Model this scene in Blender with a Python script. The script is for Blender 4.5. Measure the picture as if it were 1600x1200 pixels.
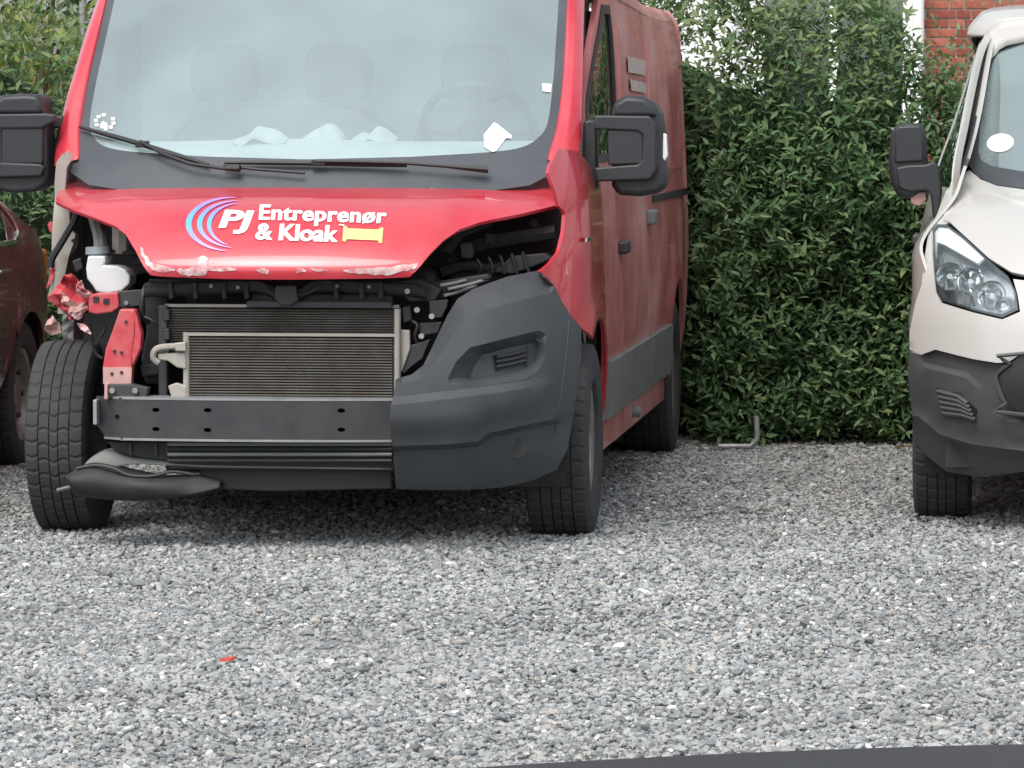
import bpy, bmesh, math, random
import numpy as np
from mathutils import Vector, Matrix, noise
from mathutils.geometry import delaunay_2d_cdt

for o in list(bpy.data.objects): bpy.data.objects.remove(o, do_unlink=True)
random.seed(7); np.random.seed(7)
R = math.radians
scene = bpy.context.scene
C = scene.collection

# ------------------------------------------------------------ camera, sky, sun, exposure
FPX, CAMH, HOR = 7000.0, 1.52, 180.0        # focal length in 1600 px units, eye height, horizon row
PITCH = math.atan((600 - HOR) / FPX)
cam_d = bpy.data.cameras.new('camera'); cam = bpy.data.objects.new('camera', cam_d); C.objects.link(cam)
cam_d.sensor_width = 36; cam_d.lens = FPX / 1600 * 36
cam_d.clip_start = .1; cam_d.clip_end = 3000
cam.location = (0, 0, CAMH); cam.rotation_euler = (math.pi / 2 - PITCH, 0, 0)
scene.camera = cam

SUN_EL, SUN_AZ = R(57), R(205)              # soft overcast sun, high behind the camera
world = bpy.data.worlds.new('World'); scene.world = world; world.use_nodes = True
wn = world.node_tree.nodes; wl = world.node_tree.links; wn.clear()
sky = wn.new('ShaderNodeTexSky'); sky.sky_type = 'NISHITA'; sky.sun_disc = False
sky.sun_elevation = SUN_EL; sky.sun_rotation = SUN_AZ; sky.air_density = 1.0; sky.dust_density = 3.0; sky.ozone_density = 1.5
hs = wn.new('ShaderNodeHueSaturation'); hs.inputs['Saturation'].default_value = .38
bg = wn.new('ShaderNodeBackground'); bg.inputs['Strength'].default_value = .13
wo = wn.new('ShaderNodeOutputWorld')
wl.new(sky.outputs[0], hs.inputs['Color']); wl.new(hs.outputs[0], bg.inputs['Color']); wl.new(bg.outputs[0], wo.inputs['Surface'])
sun_d = bpy.data.lights.new('sun', 'SUN'); sun_d.energy = 1.0; sun_d.angle = R(38); sun_d.color = (1, .96, .9)
sun = bpy.data.objects.new('sun', sun_d); C.objects.link(sun)
sdir = Vector((math.sin(SUN_AZ) * math.cos(SUN_EL), math.cos(SUN_AZ) * math.cos(SUN_EL), math.sin(SUN_EL)))
sun.rotation_euler = sdir.to_track_quat('Z', 'Y').to_euler()
vs = scene.view_settings; vs.view_transform = 'Standard'; vs.look = 'None'; vs.gamma = 1; vs.use_curve_mapping = False
vs.exposure = 1.02

# ------------------------------------------------------------ materials
M = {}
def mat(name, col, rough=.5, metal=0, coat=0, coat_r=.03, noise_s=0, noise_a=0, bump=0, bump_s=40, spec=.5, dirt=0, dirt_col=(.16, .13, .10), dirt_s=6, obj_coords=True):
    m = bpy.data.materials.new(name); m.use_nodes = True; M[name] = m
    nt = m.node_tree; N = nt.nodes; L = nt.links
    b = N['Principled BSDF']
    b.inputs['Base Color'].default_value = (*col, 1); b.inputs['Roughness'].default_value = rough
    b.inputs['Metallic'].default_value = metal; b.inputs['Coat Weight'].default_value = coat; b.inputs['Coat Roughness'].default_value = coat_r
    b.inputs['Specular IOR Level'].default_value = spec
    if noise_a or bump or dirt:
        tc = N.new('ShaderNodeTexCoord')
        out = None
        if noise_a:
            n = N.new('ShaderNodeTexNoise'); n.inputs['Scale'].default_value = noise_s; n.inputs['Detail'].default_value = 5
            L.new(tc.outputs['Object'], n.inputs['Vector'])
            mr = N.new('ShaderNodeMapRange'); mr.inputs[1].default_value = .25; mr.inputs[2].default_value = .75; mr.inputs[3].default_value = 1 - noise_a; mr.inputs[4].default_value = 1 + noise_a
            L.new(n.outputs[0], mr.inputs[0])
            mx = N.new('ShaderNodeMix'); mx.data_type = 'RGBA'; mx.blend_type = 'MULTIPLY'; mx.inputs[0].default_value = 1
            mx.inputs[6].default_value = (*col, 1); L.new(mr.outputs[0], mx.inputs[7]); out = mx.outputs[2]
        if dirt:
            n2 = N.new('ShaderNodeTexNoise'); n2.inputs['Scale'].default_value = dirt_s; n2.inputs['Detail'].default_value = 8; n2.inputs['Roughness'].default_value = .65
            L.new(tc.outputs['Object'], n2.inputs['Vector'])
            m2 = N.new('ShaderNodeMapRange'); m2.inputs[1].default_value = .35; m2.inputs[2].default_value = .7; m2.inputs[4].default_value = dirt
            L.new(n2.outputs[0], m2.inputs[0])
            mx2 = N.new('ShaderNodeMix'); mx2.data_type = 'RGBA'; mx2.inputs[7].default_value = (*dirt_col, 1)
            if out: L.new(out, mx2.inputs[6])
            else: mx2.inputs[6].default_value = (*col, 1)
            L.new(m2.outputs[0], mx2.inputs[0]); out = mx2.outputs[2]
            ma = N.new('ShaderNodeMath'); ma.operation = 'MULTIPLY_ADD'; ma.inputs[1].default_value = .5; ma.inputs[2].default_value = rough
            L.new(m2.outputs[0], ma.inputs[0]); L.new(ma.outputs[0], b.inputs['Roughness'])
            if coat:
                mc = N.new('ShaderNodeMath'); mc.operation = 'MULTIPLY_ADD'; mc.inputs[1].default_value = -coat; mc.inputs[2].default_value = coat
                L.new(m2.outputs[0], mc.inputs[0]); L.new(mc.outputs[0], b.inputs['Coat Weight'])
        if out: L.new(out, b.inputs['Base Color'])
        if bump:
            n3 = N.new('ShaderNodeTexNoise'); n3.inputs['Scale'].default_value = bump_s; n3.inputs['Detail'].default_value = 4
            L.new(tc.outputs['Object'], n3.inputs['Vector'])
            bp = N.new('ShaderNodeBump'); bp.inputs['Strength'].default_value = bump; bp.inputs['Distance'].default_value = .004
            L.new(n3.outputs[0], bp.inputs['Height']); L.new(bp.outputs[0], b.inputs['Normal'])
    return m

mat('red_paint', (.50, .010, .028), .34, coat=1, coat_r=.06, noise_s=3, noise_a=.05, dirt=.26, dirt_col=(.56, .24, .23), dirt_s=2.2)  # dirt tint holds dust and a pale haze painted into the red
mat('red_side', (.50, .10, .105), .45, coat=.6, coat_r=.12, noise_s=3, noise_a=.10, dirt=.85, dirt_col=(.56, .36, .33), dirt_s=1.5)
mat('red_raw', (.50, .03, .05), .5, coat=.3, noise_s=14, noise_a=.15, dirt=.5, dirt_col=(.45, .22, .20), dirt_s=16)
mat('pink_primer', (.52, .28, .26), .65, noise_s=20, noise_a=.15, dirt=.4, dirt_col=(.35, .30, .27), dirt_s=18)
mat('primer_white', (.62, .55, .54), .7, noise_s=30, noise_a=.15, dirt=.95, dirt_col=(.42, .05, .06), dirt_s=28)
mat('primer_grey', (.36, .34, .31), .6, noise_s=8, noise_a=.12, dirt=.5, dirt_col=(.26, .21, .15), dirt_s=9)
mat('black_plastic', (.035, .040, .045), .52, noise_s=4, noise_a=.1, bump=.15, bump_s=400, dirt=.22, dirt_col=(.12, .12, .12), dirt_s=5)
mat('mirror_plastic', (.022, .024, .027), .45, bump=.12, bump_s=500, noise_s=6, noise_a=.1)
mat('dark_plastic', (.014, .015, .017), .6, noise_s=10, noise_a=.3, dirt=.3, dirt_col=(.06, .055, .05), dirt_s=12)
mat('engine_dark', (.012, .013, .015), .6, noise_s=15, noise_a=.4, dirt=.4, dirt_col=(.05, .045, .04), dirt_s=15)
mat('steel_dark', (.04, .043, .047), .5, metal=.3, noise_s=10, noise_a=.2, dirt=.4, dirt_col=(.10, .085, .075), dirt_s=9)
mat('alu', (.42, .40, .36), .5, metal=.5, noise_s=20, noise_a=.2, dirt=.4, dirt_col=(.25, .20, .14), dirt_s=20)
mat('fin', (.125, .122, .112), .6, metal=.3, noise_s=12, noise_a=.35, dirt=.6, dirt_col=(.11, .085, .06), dirt_s=9)
mat('fin_back', (.03, .028, .024), .8, noise_s=30, noise_a=.4, dirt=.5, dirt_col=(.08, .06, .04), dirt_s=25)
mat('frit', (.045, .052, .06), .35, noise_s=4, noise_a=.06, dirt=.35, dirt_col=(.10, .115, .125), dirt_s=3)
mat('rubber', (.012, .012, .013), .55)
mat('tyre', (.030, .031, .033), .75, noise_s=14, noise_a=.2, dirt=.5, dirt_col=(.075, .073, .07), dirt_s=10, bump=.3, bump_s=200)
mat('rim_steel', (.32, .31, .29), .45, metal=.7, noise_s=10, noise_a=.2, dirt=.5, dirt_col=(.12, .09, .06), dirt_s=14)
mat('bottle', (.62, .66, .66), .45, noise_s=8, noise_a=.08, dirt=.3, dirt_col=(.35, .35, .32), dirt_s=9)
mat('grey_cap', (.22, .24, .25), .5)
mat('wire', (.010, .010, .011), .5)
mat('trim_grey', (.16, .18, .17), .6, noise_s=8, noise_a=.1, dirt=.4, dirt_col=(.17, .15, .13), dirt_s=5)
mat('seat_cloth', (.05, .055, .06), .9, noise_s=20, noise_a=.2)
mat('dash', (.42, .45, .44), .8, noise_s=8, noise_a=.15)
mat('bulkhead', (.55, .60, .60), .8)
mat('paper', (.80, .81, .79), .8, noise_s=6, noise_a=.05)
mat('paper_dull', (.44, .47, .46), .8, noise_s=12, noise_a=.12)
mat('letter_white', (.82, .80, .80), .5)
mat('letter_shadow', (.20, .10, .12), .6)
mat('pipe_yellow', (.72, .60, .22), .5)
mat('maroon', (.10, .010, .034), .25, coat=.6, coat_r=.04, noise_s=3, noise_a=.1, dirt=.25, dirt_col=(.08, .04, .04), dirt_s=4)
mat('chrome', (.75, .75, .75), .15, metal=1)
mat('cream_paint', (.47, .46, .43), .35, coat=.8, coat_r=.06, noise_s=2, noise_a=.03, dirt=.12, dirt_col=(.40, .36, .30), dirt_s=4)
mat('grey_plastic', (.045, .047, .05), .5, noise_s=5, noise_a=.1, dirt=.3, dirt_col=(.10, .095, .09), dirt_s=5)
mat('lamp_chrome', (.80, .82, .84), .12, metal=.9)
mat('lamp_silver', (.55, .56, .57), .25, metal=.7, noise_s=18, noise_a=.3)
mat('lamp_dark', (.02, .02, .022), .3)
mat('amber', (.45, .16, .03), .3)
mat('lens_white', (.80, .80, .78), .2)
mat('gravel_base', (.19, .197, .197), .95, noise_s=60, noise_a=.5, bump=1.0, bump_s=90)
mat('brown_wood', (.09, .065, .04), .85, noise_s=20, noise_a=.3)
mat('mortar', (.36, .33, .29), .9, noise_s=30, noise_a=.15, bump=.4, bump_s=80)
mat('white_wall', (.80, .80, .78), .8, noise_s=5, noise_a=.04)
mat('galv', (.34, .34, .33), .5, metal=.4, noise_s=10, noise_a=.15)
mat('roof_tile', (.10, .06, .05), .8, noise_s=10, noise_a=.2)
mat('bonnet_black', (.004, .0045, .006), .40, spec=.12, noise_s=6, noise_a=.2)
mat('shard', (.55, .08, .05), .4)

def mat_brick(name):
    m = bpy.data.materials.new(name); m.use_nodes = True; M[name] = m
    N = m.node_tree.nodes; L = m.node_tree.links; b = N['Principled BSDF']; b.inputs['Roughness'].default_value = .9
    oi = N.new('ShaderNodeObjectInfo'); tc = N.new('ShaderNodeTexCoord')
    r = N.new('ShaderNodeValToRGB'); r.color_ramp.elements[0].color = (.22, .055, .035, 1); r.color_ramp.elements[1].color = (.36, .12, .075, 1)
    L.new(oi.outputs['Random'], r.inputs[0])
    n = N.new('ShaderNodeTexNoise'); n.inputs['Scale'].default_value = 25; n.inputs['Detail'].default_value = 6; L.new(tc.outputs['Object'], n.inputs['Vector'])
    mx = N.new('ShaderNodeMix'); mx.data_type = 'RGBA'; mx.blend_type = 'OVERLAY'; mx.inputs[0].default_value = .7
    L.new(r.outputs[0], mx.inputs[6]); L.new(n.outputs[0], mx.inputs[7]); L.new(mx.outputs[2], b.inputs['Base Color'])
    bp = N.new('ShaderNodeBump'); bp.inputs['Strength'].default_value = .5; bp.inputs['Distance'].default_value = .004
    L.new(n.outputs[0], bp.inputs['Height']); L.new(bp.outputs[0], b.inputs['Normal'])
mat_brick('brick')
def mat_brickwall(name):
    m = bpy.data.materials.new(name); m.use_nodes = True; M[name] = m
    N = m.node_tree.nodes; L = m.node_tree.links; b = N['Principled BSDF']; b.inputs['Roughness'].default_value = .9
    tc = N.new('ShaderNodeTexCoord'); sp = N.new('ShaderNodeSeparateXYZ'); cb = N.new('ShaderNodeCombineXYZ')
    L.new(tc.outputs['Object'], sp.inputs[0]); L.new(sp.outputs[0], cb.inputs[0]); L.new(sp.outputs[2], cb.inputs[1])
    t = N.new('ShaderNodeTexBrick'); t.inputs['Scale'].default_value = 1; t.inputs['Brick Width'].default_value = .24; t.inputs['Row Height'].default_value = .0767
    t.inputs['Mortar Size'].default_value = .006; t.inputs['Color1'].default_value = (.22, .055, .035, 1); t.inputs['Color2'].default_value = (.36, .12, .075, 1); t.inputs['Mortar'].default_value = (.36, .33, .29, 1)
    L.new(cb.outputs[0], t.inputs['Vector']); L.new(t.outputs[0], b.inputs['Base Color'])
mat_brickwall('brick_far')

def mat_glass(name, tint, refl, dust, rough=.02, dust_col=(.55, .66, .66)):
    m = bpy.data.materials.new(name); m.use_nodes = True; M[name] = m
    N = m.node_tree.nodes; L = m.node_tree.links; N.clear()
    out = N.new('ShaderNodeOutputMaterial'); tr = N.new('ShaderNodeBsdfTransparent'); tr.inputs[0].default_value = (*tint, 1)
    gl = N.new('ShaderNodeBsdfGlossy'); gl.inputs['Roughness'].default_value = rough; gl.inputs['Color'].default_value = (.86, .98, .98, 1)
    lw = N.new('ShaderNodeFresnel'); lw.inputs['IOR'].default_value = 1.5
    ad = N.new('ShaderNodeMath'); ad.operation = 'ADD'; ad.use_clamp = True; ad.inputs[1].default_value = refl
    L.new(lw.outputs[0], ad.inputs[0])
    mx = N.new('ShaderNodeMixShader'); L.new(ad.outputs[0], mx.inputs[0]); L.new(tr.outputs[0], mx.inputs[1]); L.new(gl.outputs[0], mx.inputs[2])
    last = mx.outputs[0]
    if dust:
        df = N.new('ShaderNodeBsdfDiffuse'); df.inputs[0].default_value = (*dust_col, 1)
        tc = N.new('ShaderNodeTexCoord'); n = N.new('ShaderNodeTexNoise'); n.inputs['Scale'].default_value = 2.5; n.inputs['Detail'].default_value = 6
        L.new(tc.outputs['Object'], n.inputs['Vector'])
        mr = N.new('ShaderNodeMapRange'); mr.inputs[1].default_value = .3; mr.inputs[2].default_value = .7; mr.inputs[3].default_value = dust * .75; mr.inputs[4].default_value = dust * 1.2
        L.new(n.outputs[0], mr.inputs[0])
        m2 = N.new('ShaderNodeMixShader'); L.new(mr.outputs[0], m2.inputs[0]); L.new(last, m2.inputs[1]); L.new(df.outputs[0], m2.inputs[2]); last = m2.outputs[0]
    L.new(last, out.inputs['Surface'])
mat_glass('windscreen', (.86, .96, .96), .20, .20, dust_col=(.64, .80, .80))
mat_glass('side_glass', (.35, .40, .38), .10, .0)
mat_glass('dark_glass', (.10, .12, .12), .12, .0)
mat_glass('black_glass', (.015, .018, .018), .05, .0)
mat_glass('lens_clear', (.95, .97, .97), .04, .03)
mat_glass('house_glass', (.20, .24, .27), .25, 0)

def mat_leaf(name, ca, cb, cc, attr=True):
    """leaf colour varies per leaf (attribute or object random)"""
    m = bpy.data.materials.new(name); m.use_nodes = True; M[name] = m
    N = m.node_tree.nodes; L = m.node_tree.links; b = N['Principled BSDF']
    b.inputs['Roughness'].default_value = .52; b.inputs['Specular IOR Level'].default_value = .4
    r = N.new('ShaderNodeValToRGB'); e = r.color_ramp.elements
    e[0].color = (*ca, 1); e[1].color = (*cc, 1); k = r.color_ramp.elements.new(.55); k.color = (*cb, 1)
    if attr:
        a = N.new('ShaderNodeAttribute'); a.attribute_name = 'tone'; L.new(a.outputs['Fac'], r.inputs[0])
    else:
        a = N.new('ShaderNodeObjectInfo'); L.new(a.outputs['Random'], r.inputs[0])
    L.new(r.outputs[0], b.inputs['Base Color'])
    tl = N.new('ShaderNodeBsdfTranslucent'); L.new(r.outputs[0], tl.inputs[0])
    mx = N.new('ShaderNodeMixShader'); mx.inputs[0].default_value = .38
    L.new(b.outputs[0], mx.inputs[1]); L.new(tl.outputs[0], mx.inputs[2]); L.new(mx.outputs[0], N['Material Output'].inputs['Surface'])
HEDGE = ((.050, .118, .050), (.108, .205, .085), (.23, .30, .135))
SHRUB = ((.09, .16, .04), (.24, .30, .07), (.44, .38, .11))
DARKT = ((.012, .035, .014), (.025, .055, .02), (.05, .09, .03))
for nm, c in (('hedge_leaf', HEDGE), ('shrub_leaf', SHRUB), ('dark_leaf', DARKT)):
    mat_leaf(nm, *c); mat_leaf(nm + '_single', *c, attr=False)

def mat_stone(name):
    m = bpy.data.materials.new(name); m.use_nodes = True; M[name] = m
    N = m.node_tree.nodes; L = m.node_tree.links; b = N['Principled BSDF']; b.inputs['Roughness'].default_value = .85
    oi = N.new('ShaderNodeObjectInfo'); r = N.new('ShaderNodeValToRGB'); r.color_ramp.interpolation = 'LINEAR'
    cols = [(0, (.15, .158, .158)), (.3, (.235, .247, .247)), (.55, (.30, .312, .308)), (.80, (.37, .378, .37)), (.91, (.34, .31, .27)), (.975, (.44, .435, .42)), (.99, (.60, .59, .57)), (1, (.72, .71, .68))]
    e = r.color_ramp.elements; e[0].color = (*cols[0][1], 1); e[1].color = (*cols[-1][1], 1)
    for p, c in cols[1:-1]:
        k = e.new(p); k.color = (*c, 1)
    L.new(oi.outputs['Random'], r.inputs[0])
    tc = N.new('ShaderNodeTexCoord'); n = N.new('ShaderNodeTexNoise'); n.inputs['Scale'].default_value = 2.5; n.inputs['Detail'].default_value = 4
    L.new(tc.outputs['Object'], n.inputs['Vector'])
    mx = N.new('ShaderNodeMix'); mx.data_type = 'RGBA'; mx.blend_type = 'OVERLAY'; mx.inputs[0].default_value = .35
    L.new(r.outputs[0], mx.inputs[6]); L.new(n.outputs[0], mx.inputs[7])
    ge = N.new('ShaderNodeNewGeometry'); n2 = N.new('ShaderNodeTexNoise'); n2.inputs['Scale'].default_value = 1.1; n2.inputs['Detail'].default_value = 4
    L.new(ge.outputs['Position'], n2.inputs['Vector'])
    mr = N.new('ShaderNodeMapRange'); mr.inputs[1].default_value = .3; mr.inputs[2].default_value = .7; mr.inputs[3].default_value = .82; mr.inputs[4].default_value = 1.14; L.new(n2.outputs[0], mr.inputs[0])
    m3 = N.new('ShaderNodeMix'); m3.data_type = 'RGBA'; m3.blend_type = 'MULTIPLY'; m3.inputs[0].default_value = 1; L.new(mx.outputs[2], m3.inputs[6]); L.new(mr.outputs[0], m3.inputs[7])
    L.new(m3.outputs[2], b.inputs['Base Color'])
mat_stone('stone')

def mat_arc(name):
    """print of the emblem arcs: blue in the middle, violet-pink at the tips (by height on the bonnet)"""
    m = bpy.data.materials.new(name); m.use_nodes = True; M[name] = m
    N = m.node_tree.nodes; L = m.node_tree.links; b = N['Principled BSDF']; b.inputs['Roughness'].default_value = .4
    a = N.new('ShaderNodeAttribute'); a.attribute_name = 'tone'; r = N.new('ShaderNodeValToRGB'); e = r.color_ramp.elements
    e[0].color = (.60, .22, .50, 1); e[1].color = (.62, .35, .62, 1)
    for p, c in ((.3, (.25, .25, .72)), (.5, (.10, .42, .80)), (.68, (.30, .30, .75))):
        k = e.new(p); k.color = (*c, 1)
    L.new(a.outputs['Fac'], r.inputs[0]); L.new(r.outputs[0], b.inputs['Base Color'])
mat_arc('emblem')

# ------------------------------------------------------------ helpers
def tag(o, label=None, cat=None, group=None, kind=None):
    if label: o['label'] = label
    if cat: o['category'] = cat
    if group: o['group'] = group
    if kind: o['kind'] = kind
    return o
def empty(name, loc=(0, 0, 0), rz=0, label=None, cat=None, group=None):
    o = bpy.data.objects.new(name, None); C.objects.link(o); o.location = loc; o.rotation_euler = (0, 0, rz); o.empty_display_size = .2
    return tag(o, label, cat, group)
def link(name, me, parent=None):
    o = bpy.data.objects.new(name, me); C.objects.link(o)
    if parent is not None: o.parent = parent
    return o
def mesh(name, V, F, m, parent=None, smooth=False, ang=35):
    me = bpy.data.meshes.new(name); me.from_pydata([tuple(v) for v in V], [], F); me.validate(); me.update()
    me.materials.append(M[m] if isinstance(m, str) else m)
    if smooth:
        me.polygons.foreach_set('use_smooth', [True] * len(me.polygons))
        me.set_sharp_from_angle(angle=R(ang))
    return link(name, me, parent)
def fix(o):
    bm = bmesh.new(); bm.from_mesh(o.data); bmesh.ops.recalc_face_normals(bm, faces=bm.faces); bm.to_mesh(o.data); bm.free(); return o
def bevel(o, w, seg=2):
    md = o.modifiers.new('bevel', 'BEVEL'); md.width = w; md.segments = seg; md.limit_method = 'ANGLE'; md.angle_limit = R(35); return o

class MB:
    def __init__(s): s.V = []; s.F = []
    def add(s, V, F):
        b = len(s.V); s.V += [Vector(v) for v in V]; s.F += [tuple(i + b for i in f) for f in F]; return s
    def box(s, x0, x1, y0, y1, z0, z1, mtx=None):
        V = [Vector((x, y, z)) for x in (x0, x1) for y in (y0, y1) for z in (z0, z1)]
        if mtx: V = [mtx @ v for v in V]
        return s.add(V, [(0, 1, 3, 2), (4, 6, 7, 5), (0, 4, 5, 1), (2, 3, 7, 6), (0, 2, 6, 4), (1, 5, 7, 3)])
    def tube(s, pts, r, n=8, caps=True):
        pts = [Vector(p) for p in pts]; rs = r if isinstance(r, (list, tuple)) else [r] * len(pts)
        V = []; F = []; up = Vector((0, 0, 1)); prev = None
        for i, p in enumerate(pts):
            t = (pts[min(i + 1, len(pts) - 1)] - pts[max(i - 1, 0)]).normalized()
            if prev is None:
                a = t.cross(up); a = t.cross(Vector((1, 0, 0))) if a.length < .1 else a
            else: a = prev - t * prev.dot(t)
            a.normalize(); prev = a; b = t.cross(a)
            V += [p + (a * math.cos(2 * math.pi * k / n) + b * math.sin(2 * math.pi * k / n)) * rs[i] for k in range(n)]
        for i in range(len(pts) - 1):
            F += [(i * n + k, i * n + (k + 1) % n, (i + 1) * n + (k + 1) % n, (i + 1) * n + k) for k in range(n)]
        if caps: F += [tuple(range(n))[::-1], tuple((len(pts) - 1) * n + k for k in range(n))]
        return s.add(V, F)
    def prism(s, pts, d):
        """closed polygon pts swept by vector d"""
        pts = [Vector(p) for p in pts]; n = len(pts); d = Vector(d)
        return s.add(pts + [p + d for p in pts], [tuple(range(n)), tuple(range(n, 2 * n))[::-1]] + [(i, i + n, (i + 1) % n + n, (i + 1) % n) for i in range(n)])
    def build(s, name, m, parent=None, smooth=False, bev=0, ang=35):
        o = fix(mesh(name, s.V, s.F, m, parent, smooth, ang))
        if smooth: o.data.set_sharp_from_angle(angle=R(ang))
        if bev: bevel(o, bev)
        return o
def cr(p, n, closed=False):
    """catmull-rom through points, n steps per span"""
    p = [Vector(q) for q in p]; out = []; m = len(p)
    for i in range(m if closed else m - 1):
        if closed: a, b, c, d = p[i - 1], p[i], p[(i + 1) % m], p[(i + 2) % m]
        else: a, b, c, d = p[max(i - 1, 0)], p[i], p[i + 1], p[min(i + 2, m - 1)]
        for k in range(n):
            t = k / n
            out.append(.5 * ((2 * b) + (c - a) * t + (2 * a - 5 * b + 4 * c - d) * t * t + (3 * b - a - 3 * c + d) * t ** 3))
    if not closed: out.append(p[-1])
    return out
def loft(name, rows, m, parent=None, nu=6, nv=6, thick=0, close_u=False, caps=False, ang=40):
    """smooth surface through rows of control points"""
    g = [cr(r, nu, close_u) for r in rows]
    cols = [cr([g[i][j] for i in range(len(g))], nv) for j in range(len(g[0]))]
    nr, nc = len(cols[0]), len(cols)
    V = [cols[j][i] for i in range(nr) for j in range(nc)]; F = []
    for i in range(nr - 1):
        for j in range(nc if close_u else nc - 1):
            k = (j + 1) % nc; F.append((i * nc + j, i * nc + k, (i + 1) * nc + k, (i + 1) * nc + j))
    if caps: F += [tuple(range(nc))[::-1], tuple((nr - 1) * nc + k for k in range(nc))]
    o = fix(mesh(name, V, F, m, parent, True, ang))
    if caps: o.data.set_sharp_from_angle(angle=R(ang))
    if thick:
        md = o.modifiers.new('solid', 'SOLIDIFY'); md.thickness = thick; md.offset = 0
    return o
def inside(p, poly):
    x, y = p; c = False; j = len(poly) - 1
    for i in range(len(poly)):
        xi, yi = poly[i][0], poly[i][1]; xj, yj = poly[j][0], poly[j][1]
        if (yi > y) != (yj > y) and x < (xj - xi) * (y - yi) / (yj - yi) + xi: c = not c
        j = i
    return c
def segdist(p, line, closed=False):
    best = 9; n = len(line)
    for i in range(n if closed else n - 1):
        ax, ay = line[i][0], line[i][1]; bx, by = line[(i + 1) % n][0], line[(i + 1) % n][1]
        dx, dy = bx - ax, by - ay; L2 = dx * dx + dy * dy
        t = 0 if L2 < 1e-12 else max(0, min(1, ((p[0] - ax) * dx + (p[1] - ay) * dy) / L2))
        d = math.hypot(p[0] - ax - t * dx, p[1] - ay - t * dy)
        best = min(best, d)
    return best
def dens(poly, st):
    out = []
    for i in range(len(poly)):
        a, b = poly[i], poly[(i + 1) % len(poly)]; L = math.hypot(b[0] - a[0], b[1] - a[1]); n = max(1, int(math.ceil(L / st)))
        out += [(a[0] + (b[0] - a[0]) * k / n, a[1] + (b[1] - a[1]) * k / n) for k in range(n)]
    return out
def tri_panel(outline, step, holes=(), lines=()):
    o = dens(outline, step); hs_ = [dens(h, step) for h in holes]
    pts = list(o); edges = [(i, (i + 1) % len(o)) for i in range(len(o))]
    for h in hs_:
        b = len(pts); pts += h; edges += [(b + i, b + (i + 1) % len(h)) for i in range(len(h))]
    ln = []
    for l in lines:
        d = dens(list(l) + list(l)[-2:0:-1], step)[:1] and [q for a_, b_ in zip(l, l[1:]) for q in dens([a_, b_], step)[:max(1, int(math.ceil(math.hypot(b_[0] - a_[0], b_[1] - a_[1]) / step)))]] + [l[-1]]
        d = [q for q in d if inside(q, o) and segdist(q, o, True) > step * .3]
        b = len(pts); pts += d; edges += [(b + i, b + i + 1) for i in range(len(d) - 1) if math.hypot(d[i][0] - d[i + 1][0], d[i][1] - d[i + 1][1]) < step * 1.6]; ln += d
    us = [p[0] for p in o]; vs_ = [p[1] for p in o]
    nu = int((max(us) - min(us)) / step); nv = int((max(vs_) - min(vs_)) / step)
    for i in range(1, nu + 1):
        for j in range(1, nv + 1):
            p = (min(us) + i * step, min(vs_) + j * step)
            if inside(p, o) and segdist(p, o, True) > step * .45 and not any(abs(p[0] - q[0]) < step * .55 and abs(p[1] - q[1]) < step * .55 for q in ln) and all(not inside(p, h) and segdist(p, h, True) > step * .45 for h in hs_): pts.append(p)
    r = delaunay_2d_cdt([Vector(p) for p in pts], edges, [], 0, 1e-5)
    V, T_ = r[0], r[2]; F = []
    for t in T_:
        c = (sum(V[i].x for i in t) / 3, sum(V[i].y for i in t) / 3)
        if inside(c, o) and not any(inside(c, h) for h in hs_): F.append(tuple(t))
    return [(v.x, v.y) for v in V], F
def panel(name, outline, surf, m, parent, step=.05, holes=(), thick=.012, flip=False, mirror=False, ang=40, lines=()):
    UV, F = tri_panel(outline, step, holes, lines)
    V = [Vector(surf(u, v)) for u, v in UV]
    used = sorted({i for f in F for i in f}); mp = {k: i for i, k in enumerate(used)}
    V = [V[k] for k in used]; F = [tuple(mp[i] for i in f) for f in F]
    if mirror: V = [Vector((-v.x, v.y, v.z)) for v in V]
    if flip != mirror: F = [f[::-1] for f in F]
    n = len(V); N = [Vector() for _ in V]
    for f in F:
        k = (V[f[1]] - V[f[0]]).cross(V[f[2]] - V[f[0]])
        for i in f: N[i] += k
    if thick:
        B = [v - q.normalized() * thick if q.length > 0 else v for v, q in zip(V, N)]
        E = {}
        for f in F:
            for a, b in ((f[0], f[1]), (f[1], f[2]), (f[2], f[0])): E[(a, b)] = 1
        rim = [(b, a, a + n, b + n) for (a, b) in E if (b, a) not in E]
        F = F + [(f[2] + n, f[1] + n, f[0] + n) for f in F] + rim; V = V + B
    o = mesh(name, V, F, m, parent, True, ang)
    return o
def lin(x, tb):
    if x <= tb[0][0]: return tb[0][1]
    for (a, b), (c, d) in zip(tb, tb[1:]):
        if x <= c: return b + (d - b) * (x - a) / (c - a)
    return tb[-1][1]
def smooth_tab(tb, n=8):
    """densify a table with monotone cubic (pchip-like) interpolation"""
    x = [p[0] for p in tb]; y = [p[1] for p in tb]; h = [x[i + 1] - x[i] for i in range(len(x) - 1)]; d = [(y[i + 1] - y[i]) / h[i] for i in range(len(h))]
    m = [d[0]] + [0 if d[i - 1] * d[i] <= 0 else 2 * d[i - 1] * d[i] / (d[i - 1] + d[i]) for i in range(1, len(d))] + [d[-1]]
    out = []
    for i in range(len(h)):
        for k in range(n):
            t = k / n; out.append((x[i] + t * h[i], (1 + 2 * t) * (1 - t) ** 2 * y[i] + t * (1 - t) ** 2 * h[i] * m[i] + t * t * (3 - 2 * t) * y[i + 1] + t * t * (t - 1) * h[i] * m[i + 1]))
    return out + [tb[-1]]
def sstep(a, b, x):
    t = max(0, min(1, (x - a) / (b - a))); return t * t * (3 - 2 * t)

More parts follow.
